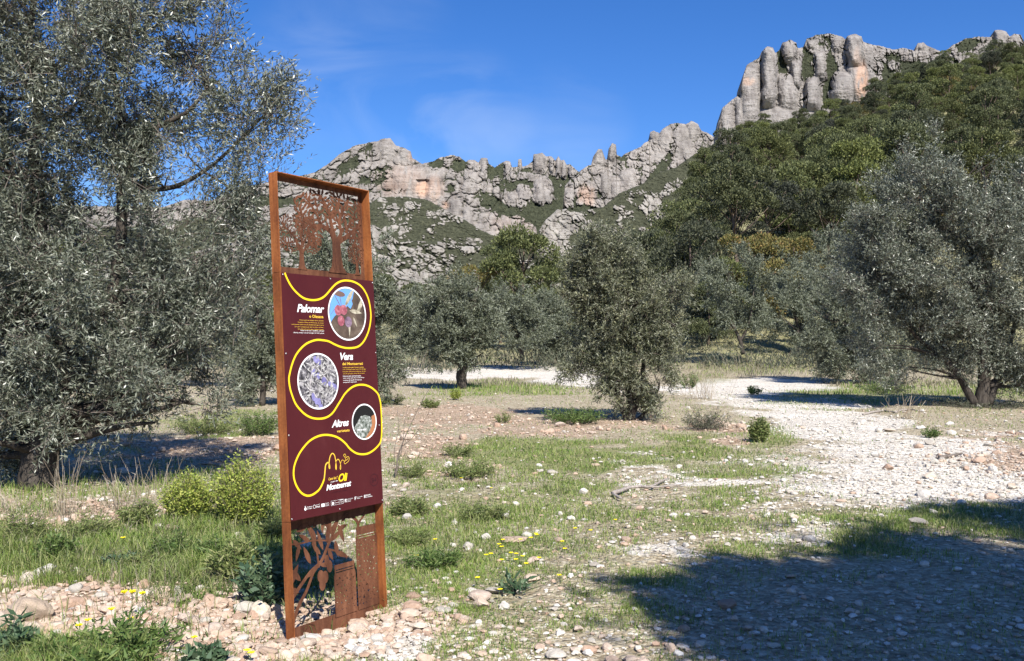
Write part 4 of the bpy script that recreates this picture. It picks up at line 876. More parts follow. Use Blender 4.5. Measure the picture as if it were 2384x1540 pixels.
L1 = [(0.028,0.0),(0.043,-0.031),(0.07,-0.07),(0.104,-0.102),(0.15,-0.131),(0.192,-0.143),(0.241,-0.145),(0.285,-0.138),(0.324,-0.122),(0.358,-0.097),(0.392,-0.067),(0.433,-0.037),(0.48,-0.018),(0.528,-0.012),(0.582,-0.016),(0.637,-0.034),(0.677,-0.066),(0.709,-0.118),(0.723,-0.182),(0.723,-0.236),(0.705,-0.3),(0.673,-0.355),(0.635,-0.394),(0.592,-0.416),(0.544,-0.423),(0.49,-0.423),(0.437,-0.414),(0.392,-0.4),(0.348,-0.384),(0.297,-0.378),(0.253,-0.377),(0.209,-0.386),(0.166,-0.402),(0.122,-0.431),(0.084,-0.469),(0.055,-0.518),(0.035,-0.57),(0.028,-0.6),(0.033,-0.647),(0.047,-0.69),(0.07,-0.738),(0.103,-0.774),(0.142,-0.804),(0.187,-0.824),(0.234,-0.833),(0.283,-0.833),(0.326,-0.823),(0.364,-0.801),(0.398,-0.767),(0.431,-0.733),(0.466,-0.698),(0.513,-0.668),(0.56,-0.652),(0.606,-0.648),(0.653,-0.653),(0.7,-0.669),(0.74,-0.694),(0.762,-0.717),(.776,-.76),(.780,-.80),(.781,-.86),(.779,-.92),(.773,-.975),(.762,-1.008),(0.745,-1.026),(0.711,-1.047),(0.672,-1.063),(0.634,-1.071),(0.59,-1.07),(0.547,-1.061),(0.512,-1.044),(0.483,-1.023),(0.455,-0.995),(0.42,-0.969),(0.381,-0.949),(0.335,-0.936),(0.29,-0.93),(0.25,-0.931),(0.205,-0.94),(0.16,-0.958),(0.121,-0.985),(0.087,-1.016),(0.059,-1.053),(0.041,-1.09),(0.035,-1.129),(0.04,-1.164),(0.054,-1.197),(0.076,-1.228),(0.102,-1.249),(0.133,-1.261),(0.166,-1.261),(0.199,-1.251),(0.228,-1.235),(0.251,-1.209),(0.267,-1.183)]
ribbon('yellow_line', L1, .0118, .0118, M['yellow'], .0006, 4)
L4 = [(0.267,-1.183),(0.274,-1.151),(0.278,-1.127),(0.284,-1.103),(0.298,-1.092),(0.31,-1.096),(0.315,-1.115),(0.314,-1.127),(0.310,-1.118),(0.312,-1.09),(0.322,-1.058),(0.34,-1.042),(0.357,-1.053),(0.364,-1.078),(0.369,-1.12),(0.367,-1.138),(0.363,-1.128),(0.367,-1.095),(0.379,-1.082),(0.39,-1.082),(0.401,-1.099),(0.406,-1.124),(0.403,-1.142),(0.399,-1.132),(0.407,-1.103),(0.419,-1.088),(0.437,-1.096)]
ribbon('thin_line', L4, .0095, .0026, M['gold'], .0006, 5)
ribbon('emblem', [(0.437,-1.096),(0.449,-1.091),(0.443,-1.075),(0.432,-1.061),(0.444,-1.055),(0.450,-1.064),(0.453,-1.078),(0.463,-1.073),(0.473,-1.074),(0.479,-1.087),(0.470,-1.101),(0.455,-1.108),(0.441,-1.113),(0.435,-1.102),(0.447,-1.094),(0.460,-1.090),(.470,-1.082)], .003, .003, M['gold'], .0009, 4)
def disc(name, x, z, r0, r1, mat, lay, par=None, n=56):
    m = MB(); v = []
    for i in range(n):
        c, s = math.cos(i*math.tau/n), math.sin(i*math.tau/n)
        v += [(x+r1*c, PY-lay, SH+z+r1*s)]+([(x+r0*c, PY-lay, SH+z+r0*s)] if r0 else [])
    if r0: m.add(v, [(2*i, 2*((i+1) % n), 2*((i+1) % n)+1, 2*i+1) for i in range(n)])
    else: m.add(v, [tuple(range(n))])
    return m.build(name, mat, par or panel)
def shapes(name, mat, lay, polys, cx=0, cz=0, R=9):
    """flat printed shapes, clipped to the round picture they belong to"""
    m = MB()
    for j, pl in enumerate(polys):
        v = []
        for (a, b) in pl:
            d = math.hypot(a-cx, b-cz)
            if d > R: a = cx+(a-cx)*R/d; b = cz+(b-cz)*R/d
            v.append((a, PY-lay-j*.00002, SH+b))
        m.add(v, [tuple(range(len(v)))])
    return m.build(name, mat, panel)
def ov(x, z, a, b, rot=0, n=18):
    return [(x+a*math.cos(i*math.tau/n)*math.cos(rot)-b*math.sin(i*math.tau/n)*math.sin(rot), z+a*math.cos(i*math.tau/n)*math.sin(rot)+b*math.sin(i*math.tau/n)*math.cos(rot)) for i in range(n)]
def lf(x, z, a, L, W):
    out = []
    for t, h in ((0, 0), (.2, .75), (.45, 1), (.75, .6), (1, 0), (.75, -.6), (.45, -1), (.2, -.75)): out.append((x+t*L*math.cos(a)-h*W/2*math.sin(a), z+t*L*math.sin(a)+h*W/2*math.cos(a)))
    return out
def print_mat(name, stops, sc, off=(0, 0, 0), dist=.6):
    m, N, L, b = mat_new(name, .4, .35); L.new(ramp(N, L, tex_noise(N, L, sc, 5, .6, mapped(N, L, (1, 1, 1)), dist), stops), b.inputs['Base Color']); return m
# first picture: four reddish olives on a twig against blue sky
cx1, cz1 = .515, -.215
disc('picture', cx1, cz1, 0, .157, print_mat('picture_brown', [(.3, (.035,.022,.016)), (.5, (.10,.07,.05)), (.7, (.20,.15,.11))], 9), .0006)
disc('picture_ring', cx1, cz1, .154, .1635, M['white'], .0022)
skyp = plain('picture_blue', (.14,.33,.72), .4)
shapes('picture_sky', skyp, .0008, [[(cx1-.16,cz1-.03),(cx1-.15,cz1-.06),(cx1-.11,cz1-.02),(cx1-.05,cz1+.02),(cx1-.02,cz1+.0),(cx1+.0,cz1+.05),(cx1+.05,cz1+.09),(cx1+.07,cz1+.15),(cx1,cz1+.17),(cx1-.09,cz1+.15),(cx1-.14,cz1+.08)],[(cx1+.0,cz1+.05),(cx1+.03,cz1+.03),(cx1+.05,cz1+.06),(cx1+.04,cz1+.09)]], cx1, cz1, .156)
shapes('picture_leaves', print_mat('picture_leaf', [(.35, (.22,.19,.13)), (.65, (.55,.50,.38))], 30), .0010, [lf(cx1-.02,cz1+.04,.95,.16,.030), lf(cx1+.02,cz1+.02,-.12,.11,.026), lf(cx1+.09,cz1+.0,1.15,.12,.028), lf(cx1+.07,cz1+.0,.75,.10,.022), lf(cx1+.01,cz1-.02,-1.55,.12,.013), lf(cx1+.02,cz1-.06,-1.7,.09,.012), lf(cx1+.05,cz1-.02,-1.1,.07,.016)], cx1, cz1, .156)
shapes('picture_twig', plain('picture_twig', (.16,.10,.08), .5), .0012, [lf(cx1-.11,cz1+.12,-.95,.13,.006), lf(cx1-.06,cz1+.12,-1.4,.10,.005), ov(cx1-.06,cz1+.118,.048,.017,-.1), lf(cx1-.15,cz1-.02,.8,.12,.003)], cx1, cz1, .156)
shapes('picture_olives', print_mat('picture_olive_red', [(.35, (.20,.045,.06)), (.6, (.42,.14,.17)), (.75, (.60,.36,.38))], 34), .0014, [ov(cx1-.077,cz1+.018,.030,.032), ov(cx1-.030,cz1+.022,.030,.031), ov(cx1-.056,cz1-.045,.029,.032)], cx1, cz1, .156)
shapes('picture_olives', print_mat('picture_olive_violet', [(.35, (.10,.06,.09)), (.6, (.26,.18,.24))], 34), .0015, [ov(cx1+.006,cz1-.05,.030,.033)], cx1, cz1, .156)
# second picture: violet olives among pale leaves
cx2, cz2 = .2525, -.617; r2 = random.Random(8)
disc('picture', cx2, cz2, 0, .157, print_mat('picture_grey', [(.38, (.02,.018,.02)), (.5, (.12,.11,.12)), (.64, (.42,.40,.40))], 34), .0006)
disc('picture_ring', cx2, cz2, .154, .1635, M['white'], .0022)
shapes('picture_leaves', print_mat('picture_leaf_pale', [(.35, (.16,.15,.14)), (.65, (.60,.58,.56))], 40), .0008, [lf(cx2+r2.uniform(-.13,.13), cz2+r2.uniform(-.13,.13), r2.uniform(0,6.3), r2.uniform(.03,.055), r2.uniform(.006,.013)) for _ in range(110)], cx2, cz2, .156)
shapes('picture_twig', plain('picture_pale_twig', (.55,.50,.50), .5), .0014, [lf(cx2-.04,cz2+.11,-.75,.20,.006), lf(cx2-.04,cz2+.11,-1.75,.20,.006), lf(cx2-.06,cz2-.04,-.9,.14,.005)], cx2, cz2, .156)
shapes('picture_olives', print_mat('picture_olive_lilac', [(.35, (.12,.11,.26)), (.65, (.30,.28,.52))], 24), .0016, [ov(cx2-.01,cz2+.125,.026,.020,-.5), ov(cx2+.015,cz2+.11,.012,.017), ov(cx2-.035,cz2+.05,.018,.024), ov(cx2+.0,cz2+.03,.014,.02), ov(cx2+.045,cz2+.0,.020,.024), ov(cx2+.10,cz2-.02,.026,.016,-.3), ov(cx2+.13,cz2-.035,.02,.016,-.4),
  ov(cx2-.045,cz2-.09,.014,.024,.2), ov(cx2-.02,cz2-.115,.018,.02), ov(cx2+.0,cz2-.12,.014,.022), ov(cx2+.01,cz2-.145,.016,.014)], cx2, cz2, .156)
# third picture: grey foliage in a dark hollow, orange-brown crescent at lower right
cx3, cz3 = .623, -.875
disc('picture', cx3, cz3, 0, .104, plain('picture_dark', (.012,.011,.010), .4), .0006)
disc('picture_ring', cx3, cz3, .101, .1095, M['white'], .0022)
shapes('picture_foliage', print_mat('picture_foliage', [(.36, (.05,.06,.045)), (.5, (.20,.22,.19)), (.66, (.50,.51,.48))], 60), .0008, [[(cx3-.09,cz3-.03),(cx3-.06,cz3+.0),(cx3-.03,cz3+.035),(cx3+.01,cz3+.04),(cx3+.05,cz3+.03),(cx3+.07,cz3+.01),(cx3+.07,cz3-.04),(cx3+.03,cz3-.09),(cx3-.01,cz3-.11),(cx3-.06,cz3-.09)]], cx3, cz3, .103)
shapes('picture_rim', plain('picture_orange', (.38,.16,.07), .5), .0010, [[(cx3+.065,cz3+.03),(cx3+.095,cz3+.04),(cx3+.104,cz3-.0),(cx3+.09,cz3-.055),(cx3+.05,cz3-.095),(cx3+.0,cz3-.104),(cx3+.045,cz3-.06),(cx3+.068,cz3-.02)]], cx3, cz3, .103)
def text(name, s, x0, x1, z0, h, mat, shear=0, bold=0, lay=.0006, slope=0):
    """lettering fitted between x0 and x1, standing on z0, of the given total height"""
    cu = bpy.data.curves.new(name, 'FONT'); cu.body = s; cu.size = 1; cu.shear = shear; cu.offset = bold; cu.resolution_u = 3
    cu.space_character = .92 if bold > .02 else 1
    to = bpy.data.objects.new('tmp', cu); COL.objects.link(to); me = bpy.data.meshes.new_from_object(to); bpy.data.objects.remove(to); bpy.data.curves.remove(cu)
    n = len(me.vertices); c = np.zeros(n*3, np.float32); me.vertices.foreach_get('co', c); c = c.reshape(-1, 3)
    a, b = c[:, :2].min(0), c[:, :2].max(0)
    X = x0+(c[:, 0]-a[0])/(b[0]-a[0])*(x1-x0); Z = SH+z0+(c[:, 1]-a[1])/(b[1]-a[1])*h+slope*(X-x0)
    me.vertices.foreach_set('co', np.stack([X, np.full(n, PY-lay), Z], 1).astype(np.float32).ravel()); me.materials.clear(); me.update(); me.name = name
    return link(name, me, mat, panel)
Wm, Ym = M['white'], M['gold']
text('lettering', 'Palomar', .109, .324, -.220, .047, Wm, .28, .024, slope=.01)
text('lettering', 'o Olesana', .202, .314, -.249, .018, Ym, 0, .02)
for i, (s, xa) in enumerate((("Arbre petit de fullatge dens i pèndol.", .124), ("Originària d'Olesa de Montserrat, és comuna", .112), ("i està present també a les valls del Baix Llobregat, on dona", .063), ("per sobre i platejades per sota. Les olives, camuses i", .087), ("verd, rosat, del verd al negre, i acaben arrugades.", .107))):
    text('lettering', s, xa, .314, -.2685-i*.0130, .0076, Ym)
for i, (s, xa) in enumerate((("Tenen un oli suau i equilibrat, amb gust", .129), ("d'herba i fruita. L'oli fa l'amargor de l'olla i picant.", .076))): text('lettering', s, xa, .316, -.3285-i*.0130, .0078, Wm, 0, .012)
text('lettering', 'Vera', .440, .549, -.496, .044, Wm, .28, .024, slope=.0)
text('lettering', 'del Montserrati', .455, .632, -.527, .017, Ym, 0, .02)
for i, (s, xb) in enumerate((("També anomenada Verdal o varietat", .640), ("Creix en terrenys de secà i de la vall del Llobregat", .656), ("Fruit petit i amb forma de llàgrima, de color", .658), ("verd clar, que passa a morat quan és madur", .645))): text('lettering', s, .456, xb, -.5445-i*.0128, .0074, Ym)
for i, (s, xb) in enumerate((("L'oli té un color verd amb matisos", .612), ("intens i picant, però dolç en boca alhora,", .640), ("fa oloració de l'ametlla i de fruita seca,", .618), ("amarga amb fi i lleugerament.", .574))): text('lettering', s, .456, xb, -.5965-i*.0125, .0076, Wm, 0, .012)
text('lettering', 'Altres', .345, .489, -.893, .043, Wm, .28, .024, slope=.02)
text('lettering', 'varietats', .386, .492, -.924, .015, Ym, 0, .02)
text('lettering', 'Becaruda', cx3-.065, cx3+.01, cz3-.052, .013, Wm, .2, .02, .0018)
text('lettering', "Camí de l'", .301, .377, -1.195, .016, Ym, .28, .02, slope=.03)
text('lettering', 'Oli', .383, .459, -1.214, .047, M['yellow'], .28, .03, slope=.02)
text('lettering', 'a peu de', .318, .376, -1.211, .010, Wm, .28, .01, slope=.02)
text('lettering', 'Montserrat', .281, .487, -1.252, .034, Wm, .28, .03, slope=.02)
text('lettering', 'y Collbató i Olesa', .32, .45, -1.272, .008, M['maroon_dark'], .28, .01)
disc('embossed_ring', .688, -1.236, .034, .0375, M['maroon_dark'], .0006); text('lettering', 'B4', .668, .708, -1.250, .028, M['maroon_dark'])
# row of small logos along the foot of the panel
lg = [lf(.113,-1.3425,math.pi/2,.022,.018), [(.106,-1.319),(.120,-1.319),(.116,-1.3165),(.110,-1.3165)], [(.237,-1.339),(.262,-1.339),(.262,-1.321),(.237,-1.321)],
      [(.322,-1.338),(.336,-1.338),(.336,-1.326),(.329,-1.322),(.322,-1.326)], [(.386,-1.321),(.412,-1.321),(.412,-1.318),(.386,-1.318)], [(.427,-1.338),(.431,-1.338),(.431,-1.319),(.427,-1.319)], [(.433,-1.328),(.442,-1.328),(.440,-1.319),(.433,-1.319)], [(.433,-1.330),(.438,-1.330),(.443,-1.338),(.438,-1.338)],
      [(.511,-1.336),(.515,-1.336),(.515,-1.317),(.511,-1.317)], [(.516,-1.321),(.525,-1.321),(.525,-1.317),(.516,-1.317)], [(.516,-1.329),(.521,-1.329),(.521,-1.325),(.516,-1.325)], [(.592,-1.334),(.594,-1.334),(.594,-1.316),(.592,-1.316)], [(.5955,-1.334),(.5975,-1.334),(.5975,-1.316),(.5955,-1.316)], [(.599,-1.334),(.601,-1.334),(.601,-1.316),(.599,-1.316)], [(.6025,-1.334),(.6045,-1.334),(.6045,-1.316),(.6025,-1.316)]]
shapes('logo_marks', Wm, .0006, lg); disc('logo_ring', .182, -1.329, .0085, .0105, Wm, .0006)
for a, b in ((.314, .3155), (.346, .347), (.380, .381), (.4145, .416)): shapes('logo_frame', Wm, .0007, [[(a,-1.342),(b,-1.342),(b,-1.316),(a,-1.316)]])
shapes('logo_frame', Wm, .0008, [[(.314,-1.3425),(.416,-1.3425),(.416,-1.3415),(.314,-1.3415)], [(.314,-1.3165),(.416,-1.3165),(.416,-1.3155),(.314,-1.3155)]])
for (s, a, b, z, h) in (('Ajuntament', .125,.165,-1.328,.007), ('de Collbató', .125,.162,-1.337,.007), ('fruc', .197,.226,-1.338,.013), ('Associació de', .198,.226,-1.322,.004), ('Finançat per', .267,.296,-1.325,.005), ('la Unió Europea', .267,.300,-1.332,.005), ('NextGenEU', .267,.296,-1.339,.005), ('Pla', .340,.344,-1.333,.005), ('Ocupació', .350,.377,-1.333,.006), ('Turisme', .386,.411,-1.334,.006), ('Diputació de Barcelona', .447,.497,-1.325,.005), ('xarxa de municipis', .447,.480,-1.332,.005), ('Comarca', .447,.475,-1.339,.005), ('Fons per a treballs', .530,.577,-1.325,.006), ('Catalunya', .530,.560,-1.333,.006), ('Generalitat', .609,.650,-1.324,.009), ('de Catalunya', .609,.664,-1.336,.009)):
    text('lettering', s, a, b, z, h, Wm, 0, .01)
for (x, z) in ((.014,-.010), (.385,-.011), (.752,-.012), (.013,-.456), (.754,-.452), (.011,-.912), (.756,-.905), (.383,-1.371), (.755,-1.369), (.010,-1.374)):
    m = MB(); m.tube([(x, PY+.001, SH+z), (x, PY-.0025, SH+z), (x, PY-.0038, SH+z)], [.0048, .0048, .0028], 10); m.build('screw', M['steel'], sign, True)

# ------------------------------------------------------------------ stones
def ico():
    t = (1+5**.5)/2; v = np.array([(-1,t,0),(1,t,0),(-1,-t,0),(1,-t,0),(0,-1,t),(0,1,t),(0,-1,-t),(0,1,-t),(t,0,-1),(t,0,1),(-t,0,-1),(-t,0,1)], float); v /= np.linalg.norm(v[0])
    f = [(0,11,5),(0,5,1),(0,1,7),(0,7,10),(0,10,11),(1,5,9),(5,11,4),(11,10,2),(10,7,6),(7,1,8),(3,9,4),(3,4,2),(3,2,6),(3,6,8),(3,8,9),(4,9,5),(2,4,11),(6,2,10),(8,6,7),(9,8,1)]
    return v, np.array(f)
def subdiv(v, f):
    v = [tuple(p) for p in v]; mid = {}; out = []
    def m(a, b):
        k = (min(a, b), max(a, b))
        if k not in mid:
            p = (np.array(v[a])+np.array(v[b]))/2; p /= np.linalg.norm(p); mid[k] = len(v); v.append(tuple(p))
        return mid[k]
    for a, b, c in f:
        x, y, z = m(a, b), m(b, c), m(c, a); out += [(a, x, z), (b, y, x), (c, z, y), (x, y, z)]
    return np.array(v), np.array(out)
I0 = ico(); I1 = subdiv(*I0); I2 = subdiv(*I1); I3 = subdiv(*I2)
def pebble(seed, lod):
    v, f = (I0, I1, I2, I3)[lod]; rg = rng_(seed); p = v.copy()
    for _ in range(5+3*lod):                                    # chop flat facets off the ball
        n = unit(rg.normal(size=3)); d = rg.uniform(.48, .84); k = p@n; p = p-np.outer(np.maximum(k-d, 0)*.85, n)
    q = p*2.3+seed
    p = p*(1+.16*(fbm(q[:, 0]+q[:, 2]*.8+3, q[:, 1]-q[:, 2]*.7+5, seed, 4, .6)-.5)[:, None]*(1+lod*.6))
    return p*np.array([1, rg.uniform(.65, .95), rg.uniform(.45, .75)]), f
PEB = {l: [pebble(l*50+i, l) for i in range(10)] for l in (0, 1, 2, 3)}
def rotz(v, a): c, s = math.cos(a), math.sin(a); return np.stack([v[:, 0]*c-v[:, 1]*s, v[:, 0]*s+v[:, 1]*c, v[:, 2]], 1)
pm = {}
def peb_mesh(l, i, mat):
    if (l, i, mat) not in pm:
        v, f = PEB[l][i]; me = mesh_np('rock', v, f, l >= 2); me.materials.append(M[mat]); pm[(l, i, mat)] = me
    return pm[(l, i, mat)]
def rock(px, py, w_, h_, mat, label, group=None, seed=0, lod=2, name='rock'):
    """a stone whose silhouette is about w x h photo pixels, sitting on the ground"""
    p = ground(px, py+h_*.42); k = p.y/FD; rr = random.Random(seed*7+int(px)*3+int(py))
    i = rr.randrange(10); me = peb_mesh(lod, i, mat); o = link(name, me)
    sx = w_*k/2*1.08; sz = max(h_*k*.75, sx*.5); v = PEB[lod][i][0]; sz = sz/ (v[:, 2].max()-v[:, 2].min())
    o.scale = (sx, sx*rr.uniform(.8, 1.1), sz); o.rotation_euler = (rr.uniform(-.15, .15), rr.uniform(-.15, .15), rr.uniform(-.5, .5)+rr.choice([0, math.pi]))
    o.location = (p.x, p.y+sx*.3, p.z+sz*(-v[:, 2].min())*.55)
    return tag(o, label, 'rock', group)
ROCKS = [  # px, py centre, width, height, material, label
 (48,1412,128,100,'stone_tan','largest boulder, tan and blocky, at the left edge of the rubble bank'),
 (103,1324,55,46,'stone_pale','upright pale block above the largest boulder'),(136,1330,24,24,'stone_pink','small block right of the upright pale block'),(163,1319,30,30,'stone_pink','brownish rounded block, second right of the upright pale block'),
 (178,1365,36,34,'stone_pale','pale rounded cobble right of the largest boulder'),(120,1370,34,20,'stone_pink','flat pinkish stone touching the largest boulder'),(510,1329,38,32,'stone_pale','round pale cobble at the grass edge left of the sign'),
 (574,1411,64,44,'stone_pale','oblong pale cobble left of the foot of the sign'),(420,1393,64,32,'stone_pink','long tan stone in the middle of the rubble bank'),(325,1381,46,20,'stone_pink','flat tan slab left of the long tan stone'),(323,1421,36,26,'stone_pale','angular grey stone above the yellow flowers'),
 (205,1329,30,14,'stone_pale','flat pale stone at the grass edge, far left'),(58,1257,46,30,'stone_pale','pale boulder in the grass above the rubble bank, far left'),(400,1228,46,26,'stone_pink','pinkish boulder under the left yellow-green bush'),(390,1264,32,24,'stone_pale','pale stone under the pinkish boulder'),
 (412,1293,30,26,'stone_pale','pale cobble among the grass left of the sign'),(246,1299,36,18,'stone_pale','flat pale stone half hidden in tall grass'),(51,1456,46,34,'stone_pink','cobble right under the largest boulder'),(88,1524,80,40,'stone_pale','broad whitish stone in the bottom left corner'),
 (128,1506,44,18,'stone_pink','dark flat stone above the broad whitish stone'),(446,1442,42,28,'stone_pink','tan cobble below the long tan stone'),(477,1441,34,24,'stone_pale','pale cobble beside the tan cobble'),(620,1514,54,36,'stone_pink','pinkish boulder at the bottom edge left of the sign'),
 (656,1492,46,22,'stone_pink','flat brown stone touching the left foot of the sign'),(256,1499,46,24,'stone_pale','pale stone among the dandelion leaves'),(359,1330,32,14,'stone_pale','flat pale stone at the grass edge, centre left'),
 (879,1421,20,18,'stone_pink','small orange stone against the right foot of the sign'),(898,1424,22,16,'stone_pink','rounded tan stone outside the right foot of the sign'),(828,1446,38,26,'stone_pink','biggest cobble in the row along the base plate'),(790,1447,24,17,'stone_pink','cobble left of the biggest in the base plate row'),
 (769,1453,22,18,'stone_pink','third cobble from the right in the base plate row'),(730,1466,20,20,'stone_pink','round tan cobble in the left part of the base plate row'),(714,1477,20,24,'stone_pink','upright triangular stone near the left foot of the sign'),(752,1469,28,17,'stone_pink','smooth cobble in the middle of the base plate row'),
 (872,1485,40,38,'stone_pale','grey rounded boulder in front of the sign'),(757,1484,40,18,'stone_pink','flat dark-edged slab in front of the base plate'),(699,1484,24,18,'stone_pink','orange-tan stone at the left foot of the sign'),(870,1461,32,14,'stone_pale','flat pale stone above the grey rounded boulder'),(912,1440,24,14,'stone_pink','flat tan stone right of the sign foot'),
 (1090,1268,28,28,'stone_pale','bright white egg-shaped stone in the grass right of the sign'),(1055,1267,18,18,'stone_pale','small white stone left of the white egg-shaped one'),(1132,1246,26,24,'stone_pale','pale stone behind the white egg-shaped one'),(1225,1243,28,24,'stone_pale','pale stone behind the heap of flat slabs'),(1302,1255,32,18,'stone_pink','flat tan slab right of the heap'),
 (1461,1254,28,25,'stone_pink','lone round tan cobble on the trodden grass'),(1385,1312,28,16,'stone_pale','white wedge-shaped stone below the lone tan cobble'),(1568,1262,22,20,'stone_pale','whitish block right of the lone tan cobble'),(1179,1198,22,20,'stone_pale','white upright stone in the middle grass'),
 (945,1200,26,22,'stone_pale','pale rounded stone just right of the printed panel'),(1016,1176,22,16,'stone_pale','white stone behind the grass tuft, right of the panel'),(1095,1374,32,18,'stone_pale','pale cobble beside the dark rosette plant'),(1148,1376,56,14,'stone_pale','long flat pale slab under the rosette plant'),
 (961,1384,40,20,'stone_pink','greyish slab right of the sign foot'),(994,1421,36,18,'stone_pink','orange-brown slab, nearest right of the sign foot'),(1036,1419,44,18,'stone_pale','pale slab beside the orange-brown slab'),(1078,1440,36,15,'stone_pink','flat tan stone right of the pale slab'),
 (939,1408,24,14,'stone_pink','reddish stone behind the orange-brown slab'),(983,1484,20,18,'stone_pale','white angular stone near the bottom, right of the sign'),(1150,1473,24,14,'stone_pale','flat white stone near the bottom centre'),(1188,1460,15,14,'stone_pale','small white block near the bottom centre'),
 (1199,1257,64,17,'stone_pink','long flat slab of the heap in the middle grass'),(1286,1097,30,16,'stone_pale','pale stone in the far grass strip'),(1258,1095,18,12,'stone_pale','small leaning stone left of the pale far one'),(1386,1081,22,13,'stone_pink','pinkish stone in the far grass strip'),
 (1697,1404,52,34,'stone_pink','dark rounded boulder alone in the tree shade'),(2048,999,20,17,'stone_pale','upright white stone beside the stream bed'),(2073,1000,30,12,'stone_pink','flat brown stone next to the upright white one'),(1963,1017,18,12,'stone_pale','grey stone in the white stream bed'),(2212,984,22,15,'stone_pale','pale round stone below the forked olive'),
 (2145,994,26,12,'stone_pale','flat pale stone at the right bank'),(2165,1029,28,16,'stone_pale','large pale cobble of the right bank heap'),(2137,1035,20,14,'stone_pale','white cobble left in the right bank heap'),(2180,1072,24,18,'stone_pale','whitest block at the left end of the dark stick'),(1936,1074,16,12,'stone_pale','small white stone in the stream bed grass'),
 (1856,1107,22,14,'stone_pale','pale flat stone on the left of the gravel fan'),(2120,1154,18,12,'stone_pale','small pale stone in the gravel fan'),(2227,1162,20,13,'stone_pink','rounded stone in the right of the gravel fan'),(1958,1164,24,12,'stone_pink','pinkish stone in the centre of the gravel fan'),
 (1985,1146,18,10,'stone_pink','flat brown stone behind the pinkish one'),(2325,1099,18,15,'stone_pale','pale stone near the right edge'),(2354,1127,22,14,'stone_pink','brownish stone near the right edge'),(1694,1266,24,18,'stone_pale','white stone in the trodden grass above the shade'),(1864,1226,32,12,'stone_pale','white slab at the edge of the shadow band'),
 (1868,994,18,10,'stone_pink','brown stone at the edge of the green bank'),(2145,1215,60,14,'stone_pale','long pale rock in the shadow band'),(1743,1507,46,22,'stone_pale','flat stone in deep shade near the bottom'),(1800,1500,34,20,'stone_pale','second flat stone in deep shade, right of the first')]
for i, r in enumerate(ROCKS): rock(*r[:5], r[5], None, i, 3 if r[2] > 40 else 2)
# further loose stones, one object each, filling in between the named ones
rr = random.Random(41)
ZN = [((0,1335,110,1535),16,'stone_pink','loose tan stone touching or just above the largest boulder',(12,30)),((110,1335,250,1420),22,'stone_pink','loose tan stone between the largest boulder and the upright pale block',(12,30)),((110,1420,260,1535),22,'stone_pink','loose tan stone between the largest boulder and the lower dandelions',(12,30)),
      ((260,1335,400,1430),22,'stone_pink','loose tan stone above the dandelion flowers',(12,32)),((400,1335,520,1535),22,'stone_pink','loose tan stone around the long tan stone in the bank',(12,34)),((520,1340,640,1535),26,'stone_pink','loose tan stone between the oblong cobble and the sign',(12,30)),
      ((640,1455,800,1535),20,'stone_pink','loose tan rubble stone before the left half of the sign',(10,28)),((800,1440,930,1535),18,'stone_pink','loose tan rubble stone around the grey rounded boulder',(10,28)),((930,1400,1080,1500),18,'stone_pink','loose tan stone beside the orange-brown slab',(10,24)),
      ((0,1180,320,1330),12,'stone_pale','pale stone in the tall grass left of the compact yellow bush',(12,26)),((320,1180,640,1330),10,'stone_pale','pale stone in the tall grass near the yellow bushes',(12,26)),
      ((920,1130,1150,1400),22,'stone_pale','pale stone in the short grass right beside the sign',(10,20)),((1150,1130,1420,1400),20,'stone_pale','pale stone in the grass left of the fallen branch',(10,20)),((1480,1020,1800,1200),16,'stone_pale','white cobble right of the fallen branch, by the stream bed',(8,16)),
      ((1800,990,2100,1200),28,'stone_pale','white cobble in the middle of the white stream bed',(8,18)),((2100,990,2384,1200),34,'stone_pale','white cobble on the right bank below the forked olive',(8,20)),((900,1440,1500,1535),20,'stone_pale','loose pale stone on the trodden ground at the bottom',(10,22))]
ZN = [(q[0], int(q[1]*.61), *q[2:]) for q in ZN]
for (x0, y0, x1, y1), n, mt, lab, (a, b) in ZN:
    for i in range(n):
        px, py = rr.uniform(x0, x1), rr.uniform(y0, y1); ww = rr.uniform(a, b)*(.7+.6*rr.random()**2)
        if 640 < px < 905 and py < 1420+ (900-px)*.26: continue
        rock(px, py, ww, ww*rr.uniform(.5, .75), rr.choice([mt, mt, mt, mt, mt, 'stone_pale']), lab, 'loose stones on the ground', i+500, 2 if ww > 22 else 1)
